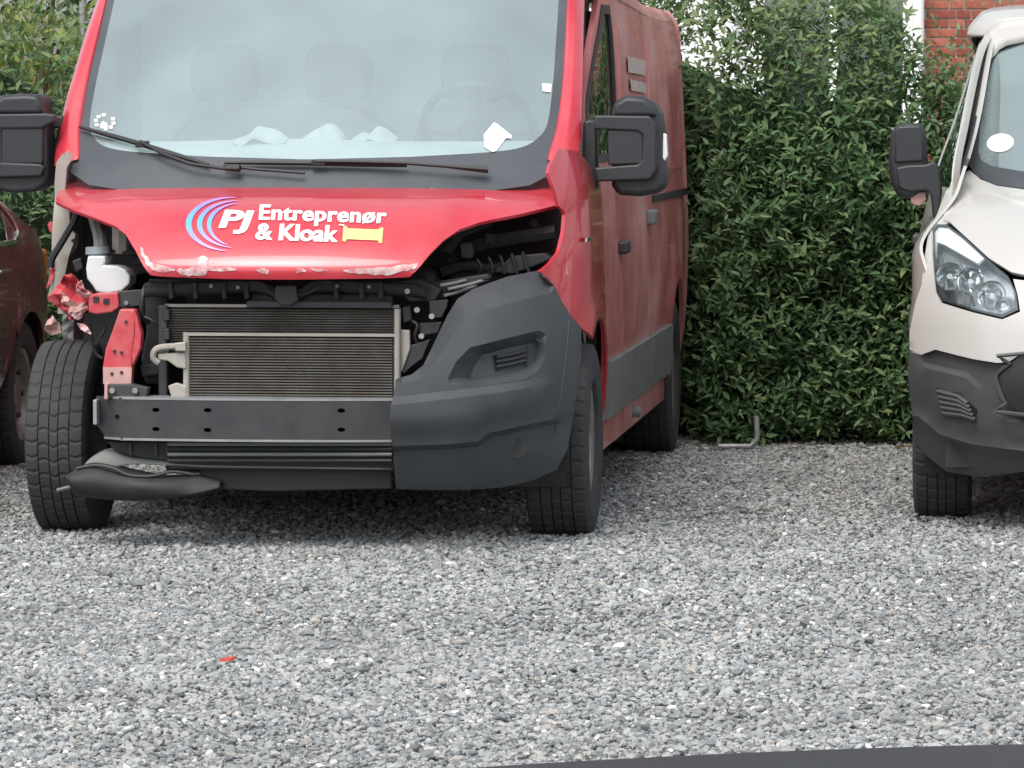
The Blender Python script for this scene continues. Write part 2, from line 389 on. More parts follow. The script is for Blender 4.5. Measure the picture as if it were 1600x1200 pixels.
CPc, SPc = math.cos(PITCH), math.sin(PITCH)
class Frame:
    """a vehicle's own axes: x to the photograph's right, y to its rear, z up; origin under the front axle.
    survey(): where a sight line of the photograph meets a surface of the vehicle -> vehicle coordinates in metres"""
    def __init__(s, ox, oy, th): s.ox, s.oy, s.th = ox, oy, R(th); s.c, s.s = math.cos(s.th), math.sin(s.th)
    def ray(s, px, py):
        a = (px - 800) / FPX; b = (600 - py) / FPX; d = (a, CPc + b * SPc, -SPc + b * CPc)
        o = (-s.ox * s.c + s.oy * s.s, -s.ox * s.s - s.oy * s.c, CAMH)
        return o, (d[0] * s.c - d[1] * s.s, d[0] * s.s + d[1] * s.c, d[2])
    def hit(s, px, py, f, y0=-1.6, y1=6):
        """first crossing of f(x,y,z)=0 from negative to positive"""
        o, d = s.ray(px, py); P = lambda y: (o[0] + (y - o[1]) / d[1] * d[0], y, o[2] + (y - o[1]) / d[1] * d[2])
        a = y0; n = 300
        for i in range(1, n + 1):
            b = y0 + (y1 - y0) * i / n
            if f(*P(b)) >= 0:
                for _ in range(30):
                    m_ = (a + b) / 2
                    if f(*P(m_)) >= 0: b = m_
                    else: a = m_
                return Vector(P(b))
            a = b
        return Vector(P(y1))
    def front(s, px, py, surf): return s.hit(px, py, lambda x, y, z: y - surf(x, z))
    def side(s, px, py, S, sg=1): return s.hit(px, py, lambda x, y, z: S(y, z) - sg * x)
    def at(s, px, py, y):
        o, d = s.ray(px, py); t = (y - o[1]) / d[1]; return Vector((o[0] + t * d[0], y, o[2] + t * d[2]))
    def root(s, name, label, cat, group=None): return empty(name, (s.ox, s.oy, 0), -s.th, label, cat, group)
WF = Frame(0, 0, 0)     # the place itself: x right, y away from the camera

# ------------------------------------------------------------ ground and gravel
def ground():
    V = [(-600, -300, 0), (600, -300, 0), (600, 900, 0), (-600, 900, 0)]
    tag(mesh('ground', V, [(0, 1, 2, 3)], 'gravel_base'), kind='structure')
    # stones: a few hand-shaped pebbles instanced over the part of the yard in view
    rng = np.random.default_rng(3)
    variants = []
    for k in range(7):
        bm = bmesh.new(); bmesh.ops.create_icosphere(bm, subdivisions=1, radius=1)
        sx, sy, sz = 1, random.uniform(.62, .9), random.uniform(.42, .65)
        for v in bm.verts:
            q = noise.noise_vector(v.co * 1.1 + Vector((k * 7.3, 0, 0))) * .42
            v.co = Vector(((v.co.x + q.x) * sx, (v.co.y + q.y) * sy, (v.co.z + q.z) * sz))
        me = bpy.data.meshes.new('pebble'); bm.to_mesh(me); bm.free(); me.materials.append(M['stone'])
        variants.append(me)
    pts = []
    for (y0, y1, dn) in ((9.9, 12.5, 4400), (12.5, 16, 3300), (16, 21.6, 2200)):
        hw0 = 1.7 if y0 < 12 else (2.3 if y0 < 15 else 3.3)
        n = int((y1 - y0) * 2 * hw0 * dn)
        p = np.stack([rng.uniform(-hw0, hw0, n), rng.uniform(y0, y1, n), np.zeros(n)], 1); pts.append(p)
    P = np.concatenate(pts)
    sc = np.clip(rng.lognormal(math.log(.0086), .32, len(P)), .0045, .024)
    h = np.array([noise.noise(Vector((a * 1.3, b * 1.3, 0))) * .008 + noise.noise(Vector((a * .45, b * .45, 3))) * .012 for a, b, _ in P])
    P[:, 2] = np.maximum(sc * rng.uniform(.0, .4, len(P)), .004 + h + sc * rng.uniform(-.1, .55, len(P)))
    o = None
    me = bpy.data.meshes.new('gravel'); me.vertices.add(len(P)); me.vertices.foreach_set('co', P.astype(np.float32).ravel())
    at = me.attributes.new('psize', 'FLOAT', 'POINT'); at.data.foreach_set('value', sc.astype(np.float32))
    ri = me.attributes.new('pvar', 'INT', 'POINT'); ri.data.foreach_set('value', rng.integers(0, 7, len(P)).astype(np.int32))
    rt = me.attributes.new('prot', 'FLOAT_VECTOR', 'POINT')
    rot = np.stack([rng.normal(0, .35, len(P)), rng.normal(0, .35, len(P)), rng.uniform(0, 6.28, len(P))], 1)
    rt.data.foreach_set('vector', rot.astype(np.float32).ravel())
    me.materials.append(M['stone'])
    o = link('gravel', me); tag(o, 'grey crushed-stone gravel covering the parking yard', 'gravel', kind='stuff')
    ng = bpy.data.node_groups.new('gravel', 'GeometryNodeTree')
    ng.interface.new_socket('Geometry', in_out='INPUT', socket_type='NodeSocketGeometry'); ng.interface.new_socket('Geometry', in_out='OUTPUT', socket_type='NodeSocketGeometry')
    N = ng.nodes; L = ng.links
    gi = N.new('NodeGroupInput'); go = N.new('NodeGroupOutput'); ip = N.new('GeometryNodeInstanceOnPoints')
    mp = N.new('GeometryNodeMeshToPoints'); L.new(gi.outputs[0], mp.inputs[0])
    jg = N.new('GeometryNodeGeometryToInstance')
    for k, vm in enumerate(variants):
        # each pebble shape lives as a tiny mesh stored in the group through a primitive-free object info
        po = bpy.data.objects.new('pebble_shape', vm)
        oi = N.new('GeometryNodeObjectInfo'); oi.inputs['Object'].default_value = po
        L.new(oi.outputs['Geometry'], jg.inputs[0])
    def named(nm, t):
        a = N.new('GeometryNodeInputNamedAttribute'); a.data_type = t; a.inputs[0].default_value = nm; return a.outputs[0]
    L.new(mp.outputs[0], ip.inputs['Points']); L.new(jg.outputs[0], ip.inputs['Instance']); ip.inputs['Pick Instance'].default_value = True
    L.new(named('pvar', 'INT'), ip.inputs['Instance Index']); L.new(named('psize', 'FLOAT'), ip.inputs['Scale']); L.new(named('prot', 'FLOAT_VECTOR'), ip.inputs['Rotation'])
    L.new(ip.outputs[0], go.inputs[0])
    md = o.modifiers.new('pebbles', 'NODES'); md.node_group = ng
ground()

# ------------------------------------------------------------ foliage
def leaf_mesh(mt):
    """one folded pointed leaf, 1 long, along +y, face up +z"""
    V = [(0, 0, 0), (-.15, .28, .05), (0, .3, -.02), (.15, .28, .05), (-.13, .62, .045), (0, .65, -.015), (.13, .62, .045), (0, 1, -.06)]
    F = [(0, 2, 1), (0, 3, 2), (1, 2, 5, 4), (2, 3, 6, 5), (4, 5, 7), (5, 6, 7)]
    me = bpy.data.meshes.new('leaf'); me.from_pydata(V, [], F); me.update(); me.materials.append(M[mt]); return me
LV = np.array([(0, 0, 0), (-.15, .28, .05), (0, .3, -.02), (.15, .28, .05), (-.13, .62, .045), (0, .65, -.015), (.13, .62, .045), (0, 1, -.06)])
LT = np.array([(0, 2, 1), (0, 3, 2), (1, 2, 5), (1, 5, 4), (2, 3, 6), (2, 6, 5), (4, 5, 7), (5, 6, 7)])
def leaf_basis(dirs, up, rng):
    """rotation columns: x side, y along the leaf, z face normal"""
    y = dirs / np.linalg.norm(dirs, axis=1, keepdims=True)
    z = up - (up * y).sum(1, keepdims=True) * y; z /= np.linalg.norm(z, axis=1, keepdims=True) + 1e-9
    x = np.cross(y, z); return np.stack([x, y, z], 2)
def foliage(name, parent, P, D, U, size, tone, mt, rng, n_single=300, score=None, width=None):
    """leaves at P along D with face normal U; the n_single best scored become leaf objects of their own"""
    B = leaf_basis(D, U, rng); n = len(P)
    w = np.ones(n) if width is None else width
    idx = np.argsort(-score)[:n_single] if score is not None else np.arange(0)
    keep = np.ones(n, bool); keep[idx] = False
    S = np.stack([size * w, size, size], 1)
    k = np.where(keep)[0]
    VV = (np.einsum('nij,nvj->nvi', B[k], LV[None] * S[k][:, None, :]) + P[k][:, None, :]).reshape(-1, 3)
    FF = (LT[None] + (np.arange(len(k)) * 8)[:, None, None]).reshape(-1, 3)
    me = bpy.data.meshes.new(name); me.vertices.add(len(VV)); me.vertices.foreach_set('co', VV.astype(np.float32).ravel())
    me.loops.add(FF.size); me.loops.foreach_set('vertex_index', FF.astype(np.int32).ravel())
    me.polygons.add(len(FF)); me.polygons.foreach_set('loop_start', np.arange(0, FF.size, 3, dtype=np.int32)); me.polygons.foreach_set('loop_total', np.full(len(FF), 3, np.int32))
    me.update(); me.validate()
    at = me.attributes.new('tone', 'FLOAT', 'FACE'); at.data.foreach_set('value', np.repeat(tone[k], 8).astype(np.float32))
    me.materials.append(M[mt])
    o = tag(link(name, me, parent), kind='stuff')
    lm = leaf_mesh(mt + '_single')
    for i in idx:
        l = link('leaf', lm, parent)
        m4 = Matrix([[*(B[i][r] * S[i]), P[i][r]] for r in range(3)] + [[0, 0, 0, 1]])
        l.matrix_local = m4
    return o

def hedge():
    rng = np.random.default_rng(11)
    X0, X1, YF = -4.2, 7.0, 20.55
    root = empty('hedge', (0, YF, 0), 0, 'tall dense green privet hedge along the back of the gravel yard', 'hedge')
    def top(x):     # uneven top edge
        return 2.08 + .14 * math.sin(x * 1.7 + .6) + .10 * math.sin(x * 4.3) - .40 * math.exp(-((x - 2.0) / .20) ** 2) - .02 * math.exp(-((x - 1.25) / .30) ** 2) + .12 * math.exp(-((x - .85) / .25) ** 2)
    def face(x, z):
        return .12 * noise.noise(Vector((x * 1.6, z * 1.6, 0))) + .06 * noise.noise(Vector((x * 5, z * 5, 4))) + .04 * max(0, .25 - z) * 4 - .04 * z + .10 * sstep(1.3, 2.1, z) + .60 * sstep(.94, .80, x)
    P = []; T_ = []; D = []; U = []
    def sprig(x, z, d, n, size):
        y = face(x, z) + d
        a = Vector((rng.normal(0, .55), rng.normal(-.45, .4), rng.normal(.75, .35))).normalized()
        base = Vector((x, y, z)); L = size
        side = a.orthogonal().normalized(); ph = rng.uniform(0, 6.28)
        tn = rng.uniform(0, 1)
        for k in range(n):
            q = base + a * L * k * .42
            s2 = (Matrix.Rotation(ph + k * 2.3, 3, a) @ side)
            dd = (s2 * .9 + a * .55 + Vector((rng.normal(0, .2), rng.normal(-.1, .2), rng.normal(-.05, .2))))
            uu = (a * .7 - s2 * .3 + Vector((0, -.35, .45)) + Vector(rng.normal(0, .25, 3)))
            P.append(q); D.append(dd); U.append(uu)
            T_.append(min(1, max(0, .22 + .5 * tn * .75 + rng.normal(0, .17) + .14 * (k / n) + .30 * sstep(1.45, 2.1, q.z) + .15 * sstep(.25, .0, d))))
    for (a, b, dn) in ((X0, -2.9, 180), (-2.9, -1.6, 600), (-1.6, .35, 180), (.35, 2.75, 1650), (2.75, X1, 150)):
        for _ in range(int((b - a) * 2.05 * dn)):
            x = rng.uniform(a, b); z = rng.uniform(0, 1) * top(x)
            t = top(x)
            z = max(.02, z)
            if z > t - .35 and rng.random() < .42 * (z - t + .35) / .35: continue
            sprig(x, z, abs(rng.normal(0, .095)), 5, rng.uniform(.045, .07))
    # upright shoots above the top edge
    for _ in range(520):
        x = rng.uniform(X0, X1) if rng.random() < .5 else rng.uniform(.3, 2.8)
        b = top(x) - .2; hgt = rng.uniform(.1, .5); a = Vector((rng.normal(0, .22), rng.normal(0, .2), 1)).normalized()
        y = face(x, b) + rng.uniform(0, .5); nn = int(hgt / .035)
        for k in range(nn):
            q = Vector((x, y, b)) + a * (.035 * k); an = k * 2.4 + rng.uniform(0, .8)
            P.append(q); D.append(Vector((math.cos(an), math.sin(an), .9))); U.append(Vector((-.4 * math.cos(an), -.4 * math.sin(an), 1)))
            T_.append(min(1, max(0, .5 + .3 * k / nn + rng.normal(0, .15))))
    P = np.array([tuple(v) for v in P]); D = np.array([tuple(v) for v in D]); U = np.array([tuple(v) for v in U]); T_ = np.array(T_)
    size = np.clip(rng.normal(.049, .012, len(P)), .024, .09)
    # leaves that stand proudest in the open stretch between the two vans
    px = 800 + FPX * P[:, 0] / (P[:, 1] + YF)
    sc = -P[:, 1] + 2.0 * size - np.where((px > 1075) & (px < 1400) & (P[:, 2] < 1.95) & (P[:, 2] > .05), 0, 5.) + rng.uniform(0, .12, len(P))
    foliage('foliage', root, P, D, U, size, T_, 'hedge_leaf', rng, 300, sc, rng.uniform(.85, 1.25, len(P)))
    # stems, and a dark slab: shade of the hedge's inside put into colour
    mb = MB()
    for _ in range(130):
        x = rng.uniform(X0, X1); y = rng.uniform(.3, .6) + .65 * sstep(1.05, .84, x); pts = [Vector((x, y, -.05))]
        for k in range(5): pts.append(pts[-1] + Vector((rng.normal(0, .06), rng.normal(0, .04), .36)))
        mb.tube(pts, [.016, .013, .011, .009, .007, .004], 5)
    mb.build('stem', 'brown_wood', root, True)
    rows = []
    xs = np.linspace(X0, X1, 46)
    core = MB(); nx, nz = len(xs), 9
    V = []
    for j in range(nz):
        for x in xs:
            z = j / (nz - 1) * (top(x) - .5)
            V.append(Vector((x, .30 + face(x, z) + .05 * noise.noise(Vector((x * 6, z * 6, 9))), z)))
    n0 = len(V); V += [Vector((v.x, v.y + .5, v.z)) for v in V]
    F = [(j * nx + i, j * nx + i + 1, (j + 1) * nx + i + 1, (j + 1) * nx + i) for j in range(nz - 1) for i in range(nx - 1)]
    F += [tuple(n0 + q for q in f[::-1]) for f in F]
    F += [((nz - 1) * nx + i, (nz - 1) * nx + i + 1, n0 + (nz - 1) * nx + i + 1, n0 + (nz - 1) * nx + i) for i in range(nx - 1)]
    mat('shade_core', (.030, .042, .022), .95, noise_s=30, noise_a=.6, bump=1, bump_s=60)
    core.add(V, F).build('shade_core', 'shade_core', root)
hedge()

def litter():
    rng = np.random.default_rng(5); n = 260; mat_leaf('dry_leaf', (.10, .06, .03), (.20, .13, .06), (.30, .24, .10))
    root = empty('leaf_litter', (0, 20.2, 0), 0)
    P = np.stack([rng.uniform(-3, 4, n), rng.normal(.1, .18, n), rng.uniform(.012, .03, n)], 1)
    D = np.stack([rng.normal(0, 1, n), rng.normal(0, 1, n), rng.normal(0, .1, n)], 1); U = np.stack([rng.normal(0, .3, n), rng.normal(0, .3, n), np.ones(n)], 1)
    mat_leaf('dry_leaf_single', (.10, .06, .03), (.20, .13, .06), (.30, .24, .10), attr=False)
    o = foliage('leaf_litter', None, P + np.array([0, 20.2, 0]), D, U, np.full(n, .055), rng.uniform(0, 1, n), 'dry_leaf', rng, 0, None, rng.uniform(.9, 1.4, n))
    bpy.data.objects.remove(root); tag(o, 'dry brown leaves scattered on the gravel along the hedge foot', 'leaves', kind='stuff')
litter()
def bush(name, label, cat, loc, rx, ry, z0, z1, n, size, mt, seed, n_single, vis=None, wid=(1.1, 1.7)):
    rng = np.random.default_rng(seed)
    root = empty(name, loc, 0, label, cat)
    th = rng.uniform(0, 6.283, n); cz = rng.uniform(-1, 1, n); rr = rng.uniform(.55, 1.0, n) ** .6
    d = np.stack([np.sqrt(1 - cz ** 2) * np.cos(th), np.sqrt(1 - cz ** 2) * np.sin(th), cz], 1)
    lump = np.array([1 + .30 * noise.noise(Vector(tuple(q * 2.2)) + Vector((seed, 0, 0))) + .14 * noise.noise(Vector(tuple(q * 6)) + Vector((seed, 5, 0))) for q in d])
    P = d * (rr * lump)[:, None] * np.array([rx, ry, (z1 - z0) / 2]) + np.array([0, 0, (z0 + z1) / 2])
    D = d + rng.normal(0, .6, (n, 3)) + np.array([0, 0, .25]); U = d * .6 + rng.normal(0, .4, (n, 3)) + np.array([0, -.2, .6])
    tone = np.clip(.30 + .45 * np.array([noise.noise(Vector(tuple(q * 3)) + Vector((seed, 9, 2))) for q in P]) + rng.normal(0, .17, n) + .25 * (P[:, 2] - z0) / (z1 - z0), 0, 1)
    k = P[:, 2] > .02; P, D, U, tone, = P[k], D[k], U[k], tone[k]; n = len(P)
    sz = np.clip(rng.normal(size, size * .2, n), size * .5, size * 1.6)
    sc = -P[:, 1] * .5 + rng.uniform(0, .1, n)
    if vis:
        px = 800 + FPX * (P[:, 0] + loc[0]) / (P[:, 1] + loc[1]); sc -= np.where((px > vis[0]) & (px < vis[1]), 0, 5)
    foliage('crown', root, P, D, U, sz, tone, mt, rng, n_single, sc, rng.uniform(*wid, n))
    mb = MB()
    for _ in range(12):
        a = rng.uniform(0, 6.28); pts = [Vector((rng.normal(0, .08), rng.normal(0, .08), -.05))]
        for q in range(5): pts.append(pts[-1] + Vector((math.cos(a) * rx * .14, math.sin(a) * ry * .14, (z1 - .1) * .19)))
        mb.tube(pts, [.03, .025, .02, .015, .01, .006], 6)
    mb.build('trunk', 'brown_wood', root, True)
    return root
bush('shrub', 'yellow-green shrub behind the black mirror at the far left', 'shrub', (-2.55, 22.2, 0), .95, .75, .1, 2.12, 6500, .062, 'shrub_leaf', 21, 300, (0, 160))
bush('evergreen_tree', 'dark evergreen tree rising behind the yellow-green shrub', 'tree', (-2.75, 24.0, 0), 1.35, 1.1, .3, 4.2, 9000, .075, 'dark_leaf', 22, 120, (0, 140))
mb = MB(); mb.tube([(-2.105, 22.0, -.1), (-2.105, 22.0, 2.75)], .014, 10); mb.tube([(-2.105, 22.0, 2.75), (-2.105, 22.0, 2.78)], .02, 10)
tag(mb.build('metal_pole', 'galv', None, True), 'thin grey metal pole beside the red van\'s windscreen pillar', 'pole')

# ------------------------------------------------------------ house behind the hedge
def house():
    YW = 34.0; K = 1.39
    root = empty('brick_house', (3.08, YW, 0), 0, 'red brick house with white wall panel seen over the hedge', 'house')
    # brick wall: mortar slab with bricks proud of it in the stretch that shows, printed bond beyond
    MB().box(0.0, 3.2, .012, .35, 0, 1.60).box(0, 3.2, .012, .35, 2.62, 4.6).build('lower_wall', 'brick_far', root)
    MB().box(0.0, 3.2, .012, .35, 1.60, 2.62).build('mortar_bed', 'mortar', root)
    st = MB().box(-.109, .109, -.05, .05, -.0305, .0305).build('brick', 'brick', root, bev=.004)
    hd = MB().box(-.051, .051, -.05, .05, -.0305, .0305).build('brick', 'brick', root, bev=.004)
    fs = {0: True, 1: True}; cnt = 0
    for r in range(14):
        z = 1.64 + r * .0715; x = .004 if r % 2 == 0 else -.056; k = r % 2
        while x < 3.0 and cnt < 296:
            w = (.218, .102)[k]
            if x > -.01:
                if fs[k]: b = (st, hd)[k]; fs[k] = False
                else: b = link('brick', (st, hd)[k].data, root); bevel(b, .004)
                b.location = (x + w / 2, .052 - random.uniform(0, .005), z); cnt += 1
            x += w + .011; k = 1 - k
    MB().box(3.2, 12.0, .0, .35, 0, 4.6).build('far_wall', 'brick_far', root)
    a0, a1 = -.9 * K, -.03 * K
    MB().box(-3.6 * K, a0, .02, .3, 0, 4.6).box(a0, a1, .02, .3, 0, .9).box(a0, a1, .02, .3, 2.6, 4.6).build('white_wall', 'white_wall', root)
    fr = MB().box(a0, a0 + .08, -.03, .1, .9, 2.6).box(a1 - .08, a1, -.03, .1, .9, 2.6).box(a0 + .08, a1 - .08, -.03, .1, .9, .98).box(a0 + .08, a1 - .08, -.03, .1, 2.52, 2.6).box(-.68, -.61, -.025, .09, .98, 2.52).build('window', 'white_wall', root, bev=.006)
    MB().box(a0 + .08, -.68, .03, .04, .98, 2.52).build('pane', 'house_glass', fr); MB().box(-.61, a1 - .08, .03, .04, .98, 2.52).build('pane', 'house_glass', fr)
    MB().box(a0, a1, .6, .62, .9, 2.6).build('curtain', 'bulkhead', fr)
    MB().tube([(-1.42, -.05, 0), (-1.42, -.05, 4.5)], .045, 12).build('downpipe', 'white_wall', root, True)
    MB().tube([(-.012, -.07, 0), (-.012, -.07, 4.5)], .045, 12).build('downpipe', 'white_wall', root, True)
    MB().prism([(-5.3, -.5, 4.6), (12.3, -.5, 4.6), (12.3, 3.2, 7.2), (-5.3, 3.2, 7.2)], (0, 0, .15)).build('roof', 'roof_tile', root)
    MB().prism([(-5, .36, 0), (12, .36, 0), (12, 6, 0), (-5, 6, 0)], (0, 0, 4.58)).build('rear_volume', 'brick_far', root)
house()
mb = MB(); g = lambda px, py: WF.at(px, py, 20.30)
a, b, c = g(1182, 650), g(1183, 686), g(1122, 691)
mb.tube([a, b + Vector((0, 0, .02)), b + Vector((0, 0, 0)), b + Vector((-.012, 0, -.012)), Vector((b.x - .03, b.y, .018)), Vector((c.x, c.y, .018))], .013, 8)
tag(mb.build('bent_pipe', 'galv', None, True, ang=60), 'short bent grey pipe lying at the foot of the hedge', 'pipe')
q = WF.at(355, 1042, 12.32)
tag(fix(MB().prism([(q.x - .02, 12.32, .012), (q.x + .012, 12.30, .016), (q.x + .024, 12.33, .02), (q.x - .004, 12.345, .014)], (0, 0, .007)).build('plastic_shard', 'shard')), 'small orange-red plastic shard lying in the gravel', 'shard')

# ------------------------------------------------------------ wheels
def tyre_mesh(Rr, W, rim_r, N=240):
    h = W / 2
    prof = [(-.80, rim_r, 0), (-.93, rim_r + .012, 0), (-1.02, rim_r + (Rr - rim_r) * .45, 0), (-1.0, Rr - .045, 0), (-.95, Rr - .022, 0)]
    lands = [(-.88, -.52), (-.47, -.17), (-.12, .12), (.17, .47), (.52, .88)]
    rc = lambda t: Rr - .010 * abs(t) ** 3
    for i, (a, b) in enumerate(lands):
        if i: prof.append((a - .012, rc(a) - .008, 0))
        prof += [(a, rc(a), i + 1), ((a + b) / 2, rc((a + b) / 2), i + 1), (b, rc(b), i + 1)]
        if i < 4: prof.append((b + .012, rc(b) - .008, 0))
    prof += [(.95, Rr - .022, 0), (1.0, Rr - .045, 0), (1.02, rim_r + (Rr - rim_r) * .45, 0), (.93, rim_r + .012, 0), (.80, rim_r, 0)]
    sh = [0, 0, 1, 2, 1, 0]; V = []; F = []; m = len(prof)
    for k in range(N):
        a = 2 * math.pi * k / N
        for j, (t, r, l) in enumerate(prof):
            ka = a
            if l:
                ka = a + (.012 if j % 2 else -.006)
                if (k + sh[l]) % 6 == 0: r -= .0050
            elif j in (4, m - 5) and k % 6 == 0: r -= .006
            V.append((t * h, r * math.cos(ka), r * math.sin(ka)))
    for k in range(N):
        for j in range(m - 1):
            F.append((k * m + j, k * m + j + 1, ((k + 1) % N) * m + j + 1, ((k + 1) % N) * m + j))
    return V, F
def lathe(prof, n):
    V = [(x, r * math.cos(2 * math.pi * k / n), r * math.sin(2 * math.pi * k / n)) for k in range(n) for x, r in prof]; m = len(prof)
    return V, [(k * m + j, k * m + j + 1, ((k + 1) % n) * m + j + 1, ((k + 1) % n) * m + j) for k in range(n) for j in range(m - 1)]
def make_wheel(parent, loc, Rr, W, rim_r, sg, rimmat='rim_steel', steer=0):
    """sg: side the outer face looks to"""
    h = W / 2
    V, F = lathe([(-h * .75, rim_r + .002), (h * .72, rim_r + .002), (h * .80, rim_r - .004), (h * .72, rim_r - .018), (h * .35, rim_r - .028), (h * .25, rim_r * .78), (h * .5, rim_r * .62), (h * .52, rim_r * .4), (h * .40, rim_r * .34), (h * .62, rim_r * .28), (h * .66, rim_r * .1), (h * .66, .001)], 48)
    wh = fix(mesh('wheel', V, F, rimmat, parent, True)); wh.location = loc; wh.rotation_euler = (0, 0, (0 if sg > 0 else math.pi) + R(steer))
    V, F = tyre_mesh(Rr, W, rim_r); t = fix(mesh('tyre', V, F, 'tyre', wh, True, 30))
    mb = MB()
    for k in range(5):
        a = 2 * math.pi * k / 5; mb.tube([(h * .5, rim_r * .47 * math.cos(a), rim_r * .47 * math.sin(a)), (h * .5 + .018, rim_r * .47 * math.cos(a), rim_r * .47 * math.sin(a))], .012, 6)
    mb.build('wheel_bolt', 'steel_dark', wh)
    return wh

# ------------------------------------------------------------ red van with the smashed front
VAN = Frame(-305 * 16.3 / FPX, 16.3, 6.3)
WB = 4.035
van = VAN.root('delivery_van', 'red panel van with its front smashed open, radiator showing, black bumper half left', 'van')
WZ = smooth_tab([(.2, .97), (.45, 1.0), (.7, 1.018), (1.0, 1.022), (1.25, 1.012), (1.5, 1.0), (1.8, .985), (2.06, .955)])
def S(y, z):
    d = math.hypot(y, z - .36); d2 = math.hypot(y - WB, z - .36)
    return (lin(z, WZ) - .42 * (max(0, -.15 - y) / .62) ** 2.3 - .03 * (max(0, y - 4.2) / .7) ** 2
            - .058 * sstep(1.2, 1.6, z) * sstep(1.1, .3, y) + .016 * math.exp(-((d - .45) / .06) ** 2) + .012 * math.exp(-((d2 - .45) / .06) ** 2))
def sv(y, z): return Vector((S(y, z), y, z))
HB = smooth_tab([(.925, -.800), (.955, -.823), (.985, -.832), (1.03, -.805), (1.10, -.735), (1.17, -.63), (1.215, -.52), (1.245, -.40), (1.27, -.26), (1.31, -.08), (1.38, .2)])
def XC(z): return lin(z, [(.9, .50), (1.19, .555), (1.22, .60), (1.26, .72), (1.31, .86)])
def hoodY(x, z):
    return lin(z, HB) + .21 * (abs(x) / .9) ** 2.3 - .030 * sstep(-.07, .035, XC(z) - abs(x)) * sstep(1.31, 1.24, z)
def windY(x, z): return -.335 + (z - 1.25) * .98 + .12 * (abs(x) / .85) ** 2.2
def hp(px, py): v = VAN.front(px, py, hoodY); return (v.x, v.z)
def hs_(x, z): return Vector((x, hoodY(x, z), z))
# bonnet
edge = [(109, 266), (125, 268), (175, 278), (275, 284), (400, 291), (500, 294), (600, 293), (669, 290), (762, 279), (850, 272), (862, 291), (872, 320), (819, 333), (750, 347), (719, 358), (694, 375), (672, 397), (653, 420), (640, 433), (600, 435),
        (450, 437), (350, 436), (250, 432), (235, 430), (225, 417), (212, 392), (197, 367), (182, 354), (150, 341), (110, 326), (87, 315), (94, 295)]
hood_poly = [hp(*p) for p in edge]
hood = panel('bonnet', hood_poly, hs_, 'red_paint', van, step=.024, thick=.012, flip=False)
def hooded(px, py, off=.003):
    v = VAN.front(px, py, hoodY); return Vector((v.x, v.y - off, v.z + off * .5))
def scrape(pts, parent=hood, off=.0022, m='primer_white'):
    P = [VAN.front(p.x, p.y, hoodY) for p in cr([Vector((a, b, 0)) for a, b in pts], 4, True)]
    P = [((v.x + .008 * noise.noise(v * 45)), v.z + .007 * noise.noise(v * 55)) for v in P]
    UV, F = tri_panel(P, .012)
    mesh('scraped_paint', [hs_(u, v) + Vector((0, -off, 0)) for u, v in UV], F, m, parent, True)
scrape([(219, 386), (224, 391), (232, 405), (240, 412), (262, 416), (272, 419), (268, 425), (250, 425), (238, 421), (228, 410), (221, 396)])
scrape([(276, 421), (300, 419), (308, 414), (306, 404), (316, 400), (325, 404), (327, 415), (345, 418), (370, 420), (352, 424), (326, 424), (322, 430), (296, 431), (280, 427)])
scrape([(400, 421), (412, 418), (421, 423), (414, 429), (406, 428)])
scrape([(462, 421), (470, 418), (478, 422), (466, 427)])
scrape([(486, 420), (500, 419), (512, 421), (498, 424)])
scrape([(536, 422), (560, 420), (600, 417), (640, 413), (653, 410), (652, 418), (640, 422), (622, 426), (600, 430), (572, 429), (552, 427)])
scrape([(667, 291), (678, 289), (684, 292), (675, 295)], m='primer_white')
scrape([(330, 407), (333, 406), (334, 409), (331, 410)])
# lettering
def put_text(body, box, m, shear=0, bold=.012, off=.003, rot=0, name='lettering', space=1.0, dx=0, dy=0):
    cu = bpy.data.curves.new('t', 'FONT'); cu.body = body; cu.shear = shear; cu.offset = bold; cu.resolution_u = 4; cu.space_character = space
    to = bpy.data.objects.new('t', cu); C.objects.link(to); dg = bpy.context.evaluated_depsgraph_get()
    me = bpy.data.meshes.new_from_object(to.evaluated_get(dg)); bpy.data.objects.remove(to)
    bm = bmesh.new(); bm.from_mesh(me); bmesh.ops.remove_doubles(bm, verts=bm.verts, dist=1e-5); bmesh.ops.triangulate(bm, faces=bm.faces)
    V = [v.co.copy() for v in bm.verts]; F = [tuple(v.index for v in f.verts) for f in bm.faces]; bm.free(); bpy.data.meshes.remove(me)
    x0, x1 = min(v.x for v in V), max(v.x for v in V); y0, y1 = min(v.y for v in V), max(v.y for v in V)
    a, b, c, d = box; W = []
    for v in V:
        u = (v.x - x0) / (x1 - x0); w = (v.y - y0) / (y1 - y0)
        W.append(hooded(a + (c - a) * u + dx, d + (b - d) * w + rot * (u - .5) + dy, off))
    return mesh(name, W, F, m, hood)
for off, ddx, ddy in ((.0034, 0, 0), (.0031, -.8, .3), (.0028, .8, -.3)):
    put_text('PJ', (342, 329, 397, 366), 'letter_white', .22, .028, off, 2, dx=ddx, dy=ddy)
    put_text('Entreprenør', (405, 323, 604, 354), 'letter_white', .08, .018, off, 6, space=1.06, dx=ddx, dy=ddy)
    put_text('& Kloak', (400, 351, 527, 377), 'letter_white', .08, .022, off, 4, dx=ddx, dy=ddy)
put_text('~', (530, 350.5, 538, 353.5), 'letter_white', 0, .02, .0034, 0)
pp = [(537, 354), (541, 354), (543, 358), (592, 360), (594, 357), (599, 357), (597, 381), (592, 381), (591, 377), (542, 375), (540, 379), (535, 378)]
P = [hooded(*p) for p in pp]; tri, F = tri_panel([(p.x, p.z) for p in P], .03)
mesh('pipe_symbol', [hs_(u, v) + Vector((0, -.0035, .0015)) for u, v in tri], F, 'pipe_yellow', hood)
